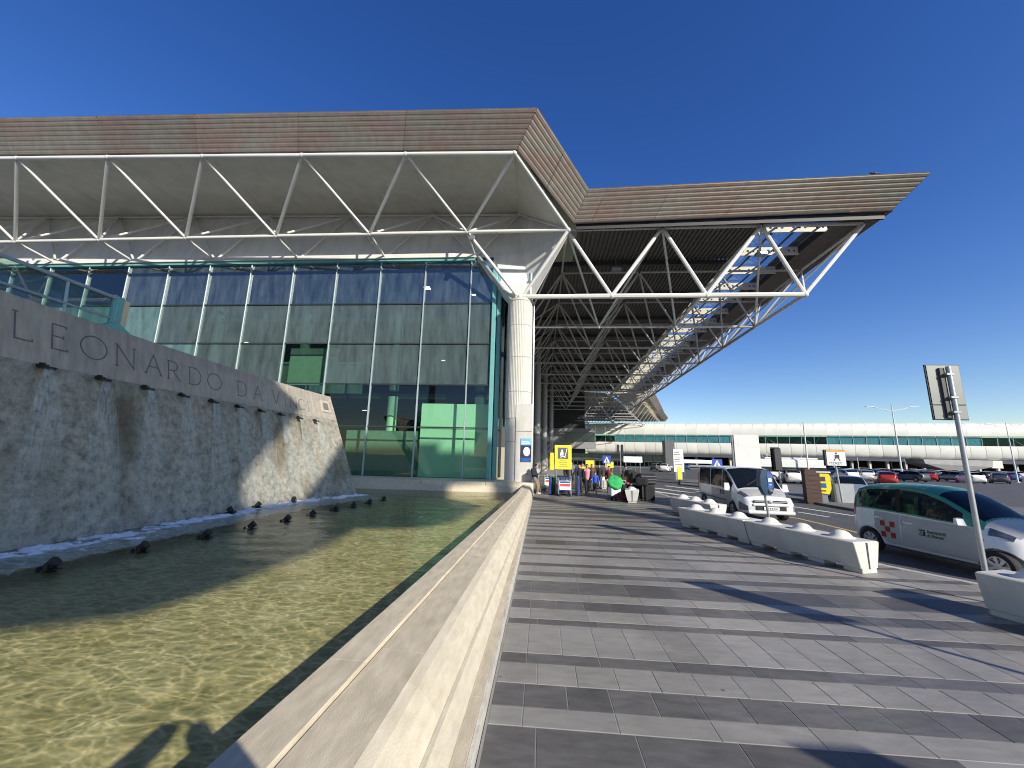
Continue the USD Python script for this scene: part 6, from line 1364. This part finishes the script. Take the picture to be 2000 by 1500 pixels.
def suitcase(label, loc, rz, mat='cloth_black', s=(.46, .28, .68), group=None, tilt=0):
    t = Thing('suitcase', label, 'suitcase', loc, rz, group); a, b, c = s
    sp = [manifold3d.Manifold.sphere(.05, 16).translate([x, y, z]) for x in (-a / 2 + .05, a / 2 - .05) for y in (-b / 2 + .05, b / 2 - .05) for z in (.11, c)]
    t.part('shell', manifold3d.Manifold.batch_hull(sp), mat, smooth=40)
    for k in range(5): x = -a * .36 + a * .18 * k; t.part('rib', cham(x - .012, x + .012, -b / 2 - .008, -b / 2 + .01, .13, c - .02, .004), mat)
    t.part('handle', polytube([(-.12, b * .3, c + .04), (-.12, b * .3, c + .30), (.12, b * .3, c + .30), (.12, b * .3, c + .04)], .012, 6), 'grey_metal')
    t.part('grip', polytube([(-.08, 0, c + .05), (-.07, 0, c + .085), (.07, 0, c + .085), (.08, 0, c + .05)], .014, 6), 'black_plastic')
    for x in (-a / 2 + .06, a / 2 - .06):
        for y in (-b / 2 + .06, b / 2 - .06): t.part('wheel', xf(lathe([(.0, -.015), (.035, -.015), (.035, .015), (.0, .015)], 10), (x, y, .035), rx=math.pi / 2), 'rubber')
    return t
HG = 'suitcases heaped behind the small white barrier'
s0 = suitcase('large black suitcase standing at the right of the luggage heap', (5.42, 20.55, 0), .15, 'cloth_black', (.50, .30, .72), HG)
copy_of(s0, (4.95, 21.0, 0), -.2, 'black suitcase standing in the middle of the luggage heap', HG)
copy_of(s0, (4.35, 20.95, 0), .3, 'black suitcase low in the heap behind the end-on barrier', HG)
suitcase('black suitcase standing on its end stacked high in the middle of the heap', (4.85, 20.9, .80), .5, 'cloth_black', (.62, .34, .52))
suitcase('dark brown case stacked on the left of the black ones', (4.45, 21.05, .80), -.3, 'cloth_brown', (.48, .32, .46))
for k, (x, y, z, r, sx, sz, lab) in enumerate(((4.62, 20.55, .0, .2, .55, .34, 'black holdall low on the ground in front of the luggage heap'), (5.05, 20.45, .74, -.3, .60, .42, 'black holdall stacked on the middle suitcase of the heap'), (4.62, 20.95, 1.22, .5, .50, .26, 'small black rucksack on top of the heap at its left'))):
    q_ = Thing('holdall', lab, 'bag', (x, y, z), r); q_.part('body', soft(manifold3d.Manifold.batch_hull([manifold3d.Manifold.sphere(.11, 16).translate([a_, b_, c_]) for a_ in (-sx / 2 + .1, sx / 2 - .1) for b_ in (-.08, .08) for c_ in (.115, sz - .1)]), .05, 2), 'cloth_black', smooth=True)
    q_.part('strap', polytube([(-sx * .3, 0, sz - .02), (-sx * .15, 0, sz + .09), (sx * .15, 0, sz + .09), (sx * .3, 0, sz - .02)], .015, 6), 'cloth_greycloth')
stp = Thing('striped_bag', 'black and pale striped soft bag lying on top of the heap at its right end', 'bag', (5.36, 20.65, .78), .2)
stp.part('body', soft(manifold3d.Manifold.batch_hull([manifold3d.Manifold.sphere(.15, 18).translate([x, y, z]) for x in (-.30, .30) for y in (-.08, .08) for z in (.17, .42)]), .05, 3), 'cloth_black', smooth=True)
for k in range(3): stp.part('stripe', cham(-.40, .40, -.24, .24, .14 + .14 * k, .18 + .14 * k, .015), 'cloth_greycloth')
lt = trolley('luggage trolley loaded with the white carton and the green bag', (3.95, 21.25, 0), S_ + .2, 'galvanised')
ct = Thing('white_carton', 'white carton on the loaded trolley under the green bag', 'box', (3.92, 21.05, .19), .2); ct.part('box', cham(-.38, .38, -.24, .24, 0, .40, .012), 'cloth_white'); ct.part('tape', bb(-.39, .39, -.03, .03, .395, .404), 'cloth_beige')
gg = Thing('green_bag', 'bulging bright green plastic bag on top of the white carton', 'bag', (3.85, 20.95, .58), .3)
gm = manifold3d.Manifold.batch_hull([manifold3d.Manifold.sphere(.12, 18).translate([x, y, z]) for x, y, z in ((-.34, 0, .30), (-.1, .12, .52), (.30, .1, .42), (.36, -.1, .12), (-.05, -.16, .02), (-.28, -.1, .12), (.1, -.15, .42))])
gv, gf = soft(gm, .035, 3); gv = gv + .05 * (meshkit.fbm(gv * 7)[:, None] - .5) * gv / (np.linalg.norm(gv, axis=1, keepdims=True) + .1) * 2
gg.part('bag', (gv, gf), 'cloth_greenbag', smooth=True); gg.part('knot', soft(chain([(-.12, .1, .58), (-.16, .12, .70)], [.04, .07]), .03, 1), 'cloth_greenbag', smooth=True)
pb_ = Thing('folded_pram', 'dark folded pushchair with small wheels lying under the green bag', 'pushchair', (4.0, 20.35, 0), .3)
pb_.part('frame', polytube([(-.45, -.1, .12), (.0, .0, .42), (.40, .1, .16)], .025, 6) + polytube([(-.4, .15, .14), (.05, .2, .40), (.45, -.1, .14)], .025, 6), 'dark_metal')
pb_.part('seat', hull([(-.3, -.1, .12), (.3, -.15, .12), (.35, .2, .14), (-.3, .2, .14), (-.1, 0, .36), (.2, .1, .34)]), 'cloth_maroon')
for x, y in ((-.42, -.15), (.42, -.15), (-.38, .22), (.42, .22)): pb_.part('wheel', xf(lathe([(.03, -.02), (.10, -.02), (.10, .02), (.03, .02)], 14), (x, y, .10), rx=math.pi / 2), 'rubber')
mp = Thing('mobile_phone', 'black mobile phone held up by the person behind the pool wall', 'phone', (.0, -.06, 2.04), YAW)
mp.part('case', cham(-.08, .08, -.012, .0, -.038, .038, .004), 'black_plastic'); mp.part('screen', bb(-.072, .072, -.0145, -.0125, -.034, .034), 'car_glass')
bd = Thing('bird', 'black bird perched on the roof edge near the canopy tip', 'bird', ony(1708, 343.5, 21.2), 2.9)
bv, bf = soft(manifold3d.Manifold.batch_hull([manifold3d.Manifold.sphere(.075, 12).translate([-.02, 0, .14]), manifold3d.Manifold.sphere(.055, 12).translate([.09, 0, .16])]) + chain([(.10, 0, .17), (.16, 0, .23)], [.05, .045]) + chain([(-.06, 0, .14), (-.26, 0, .12)], [.05, .02]), .02, 3)
bd.part('body', (bv, bf), 'black_plastic', smooth=True); bd.part('beak', tube((.19, 0, .23), (.26, 0, .22), .014, 6, .003), 'dark_metal')
for s in (-.03, .03): bd.part('leg', tube((.01, s, .0), (.01, s, .10), .008, 5), 'dark_metal')
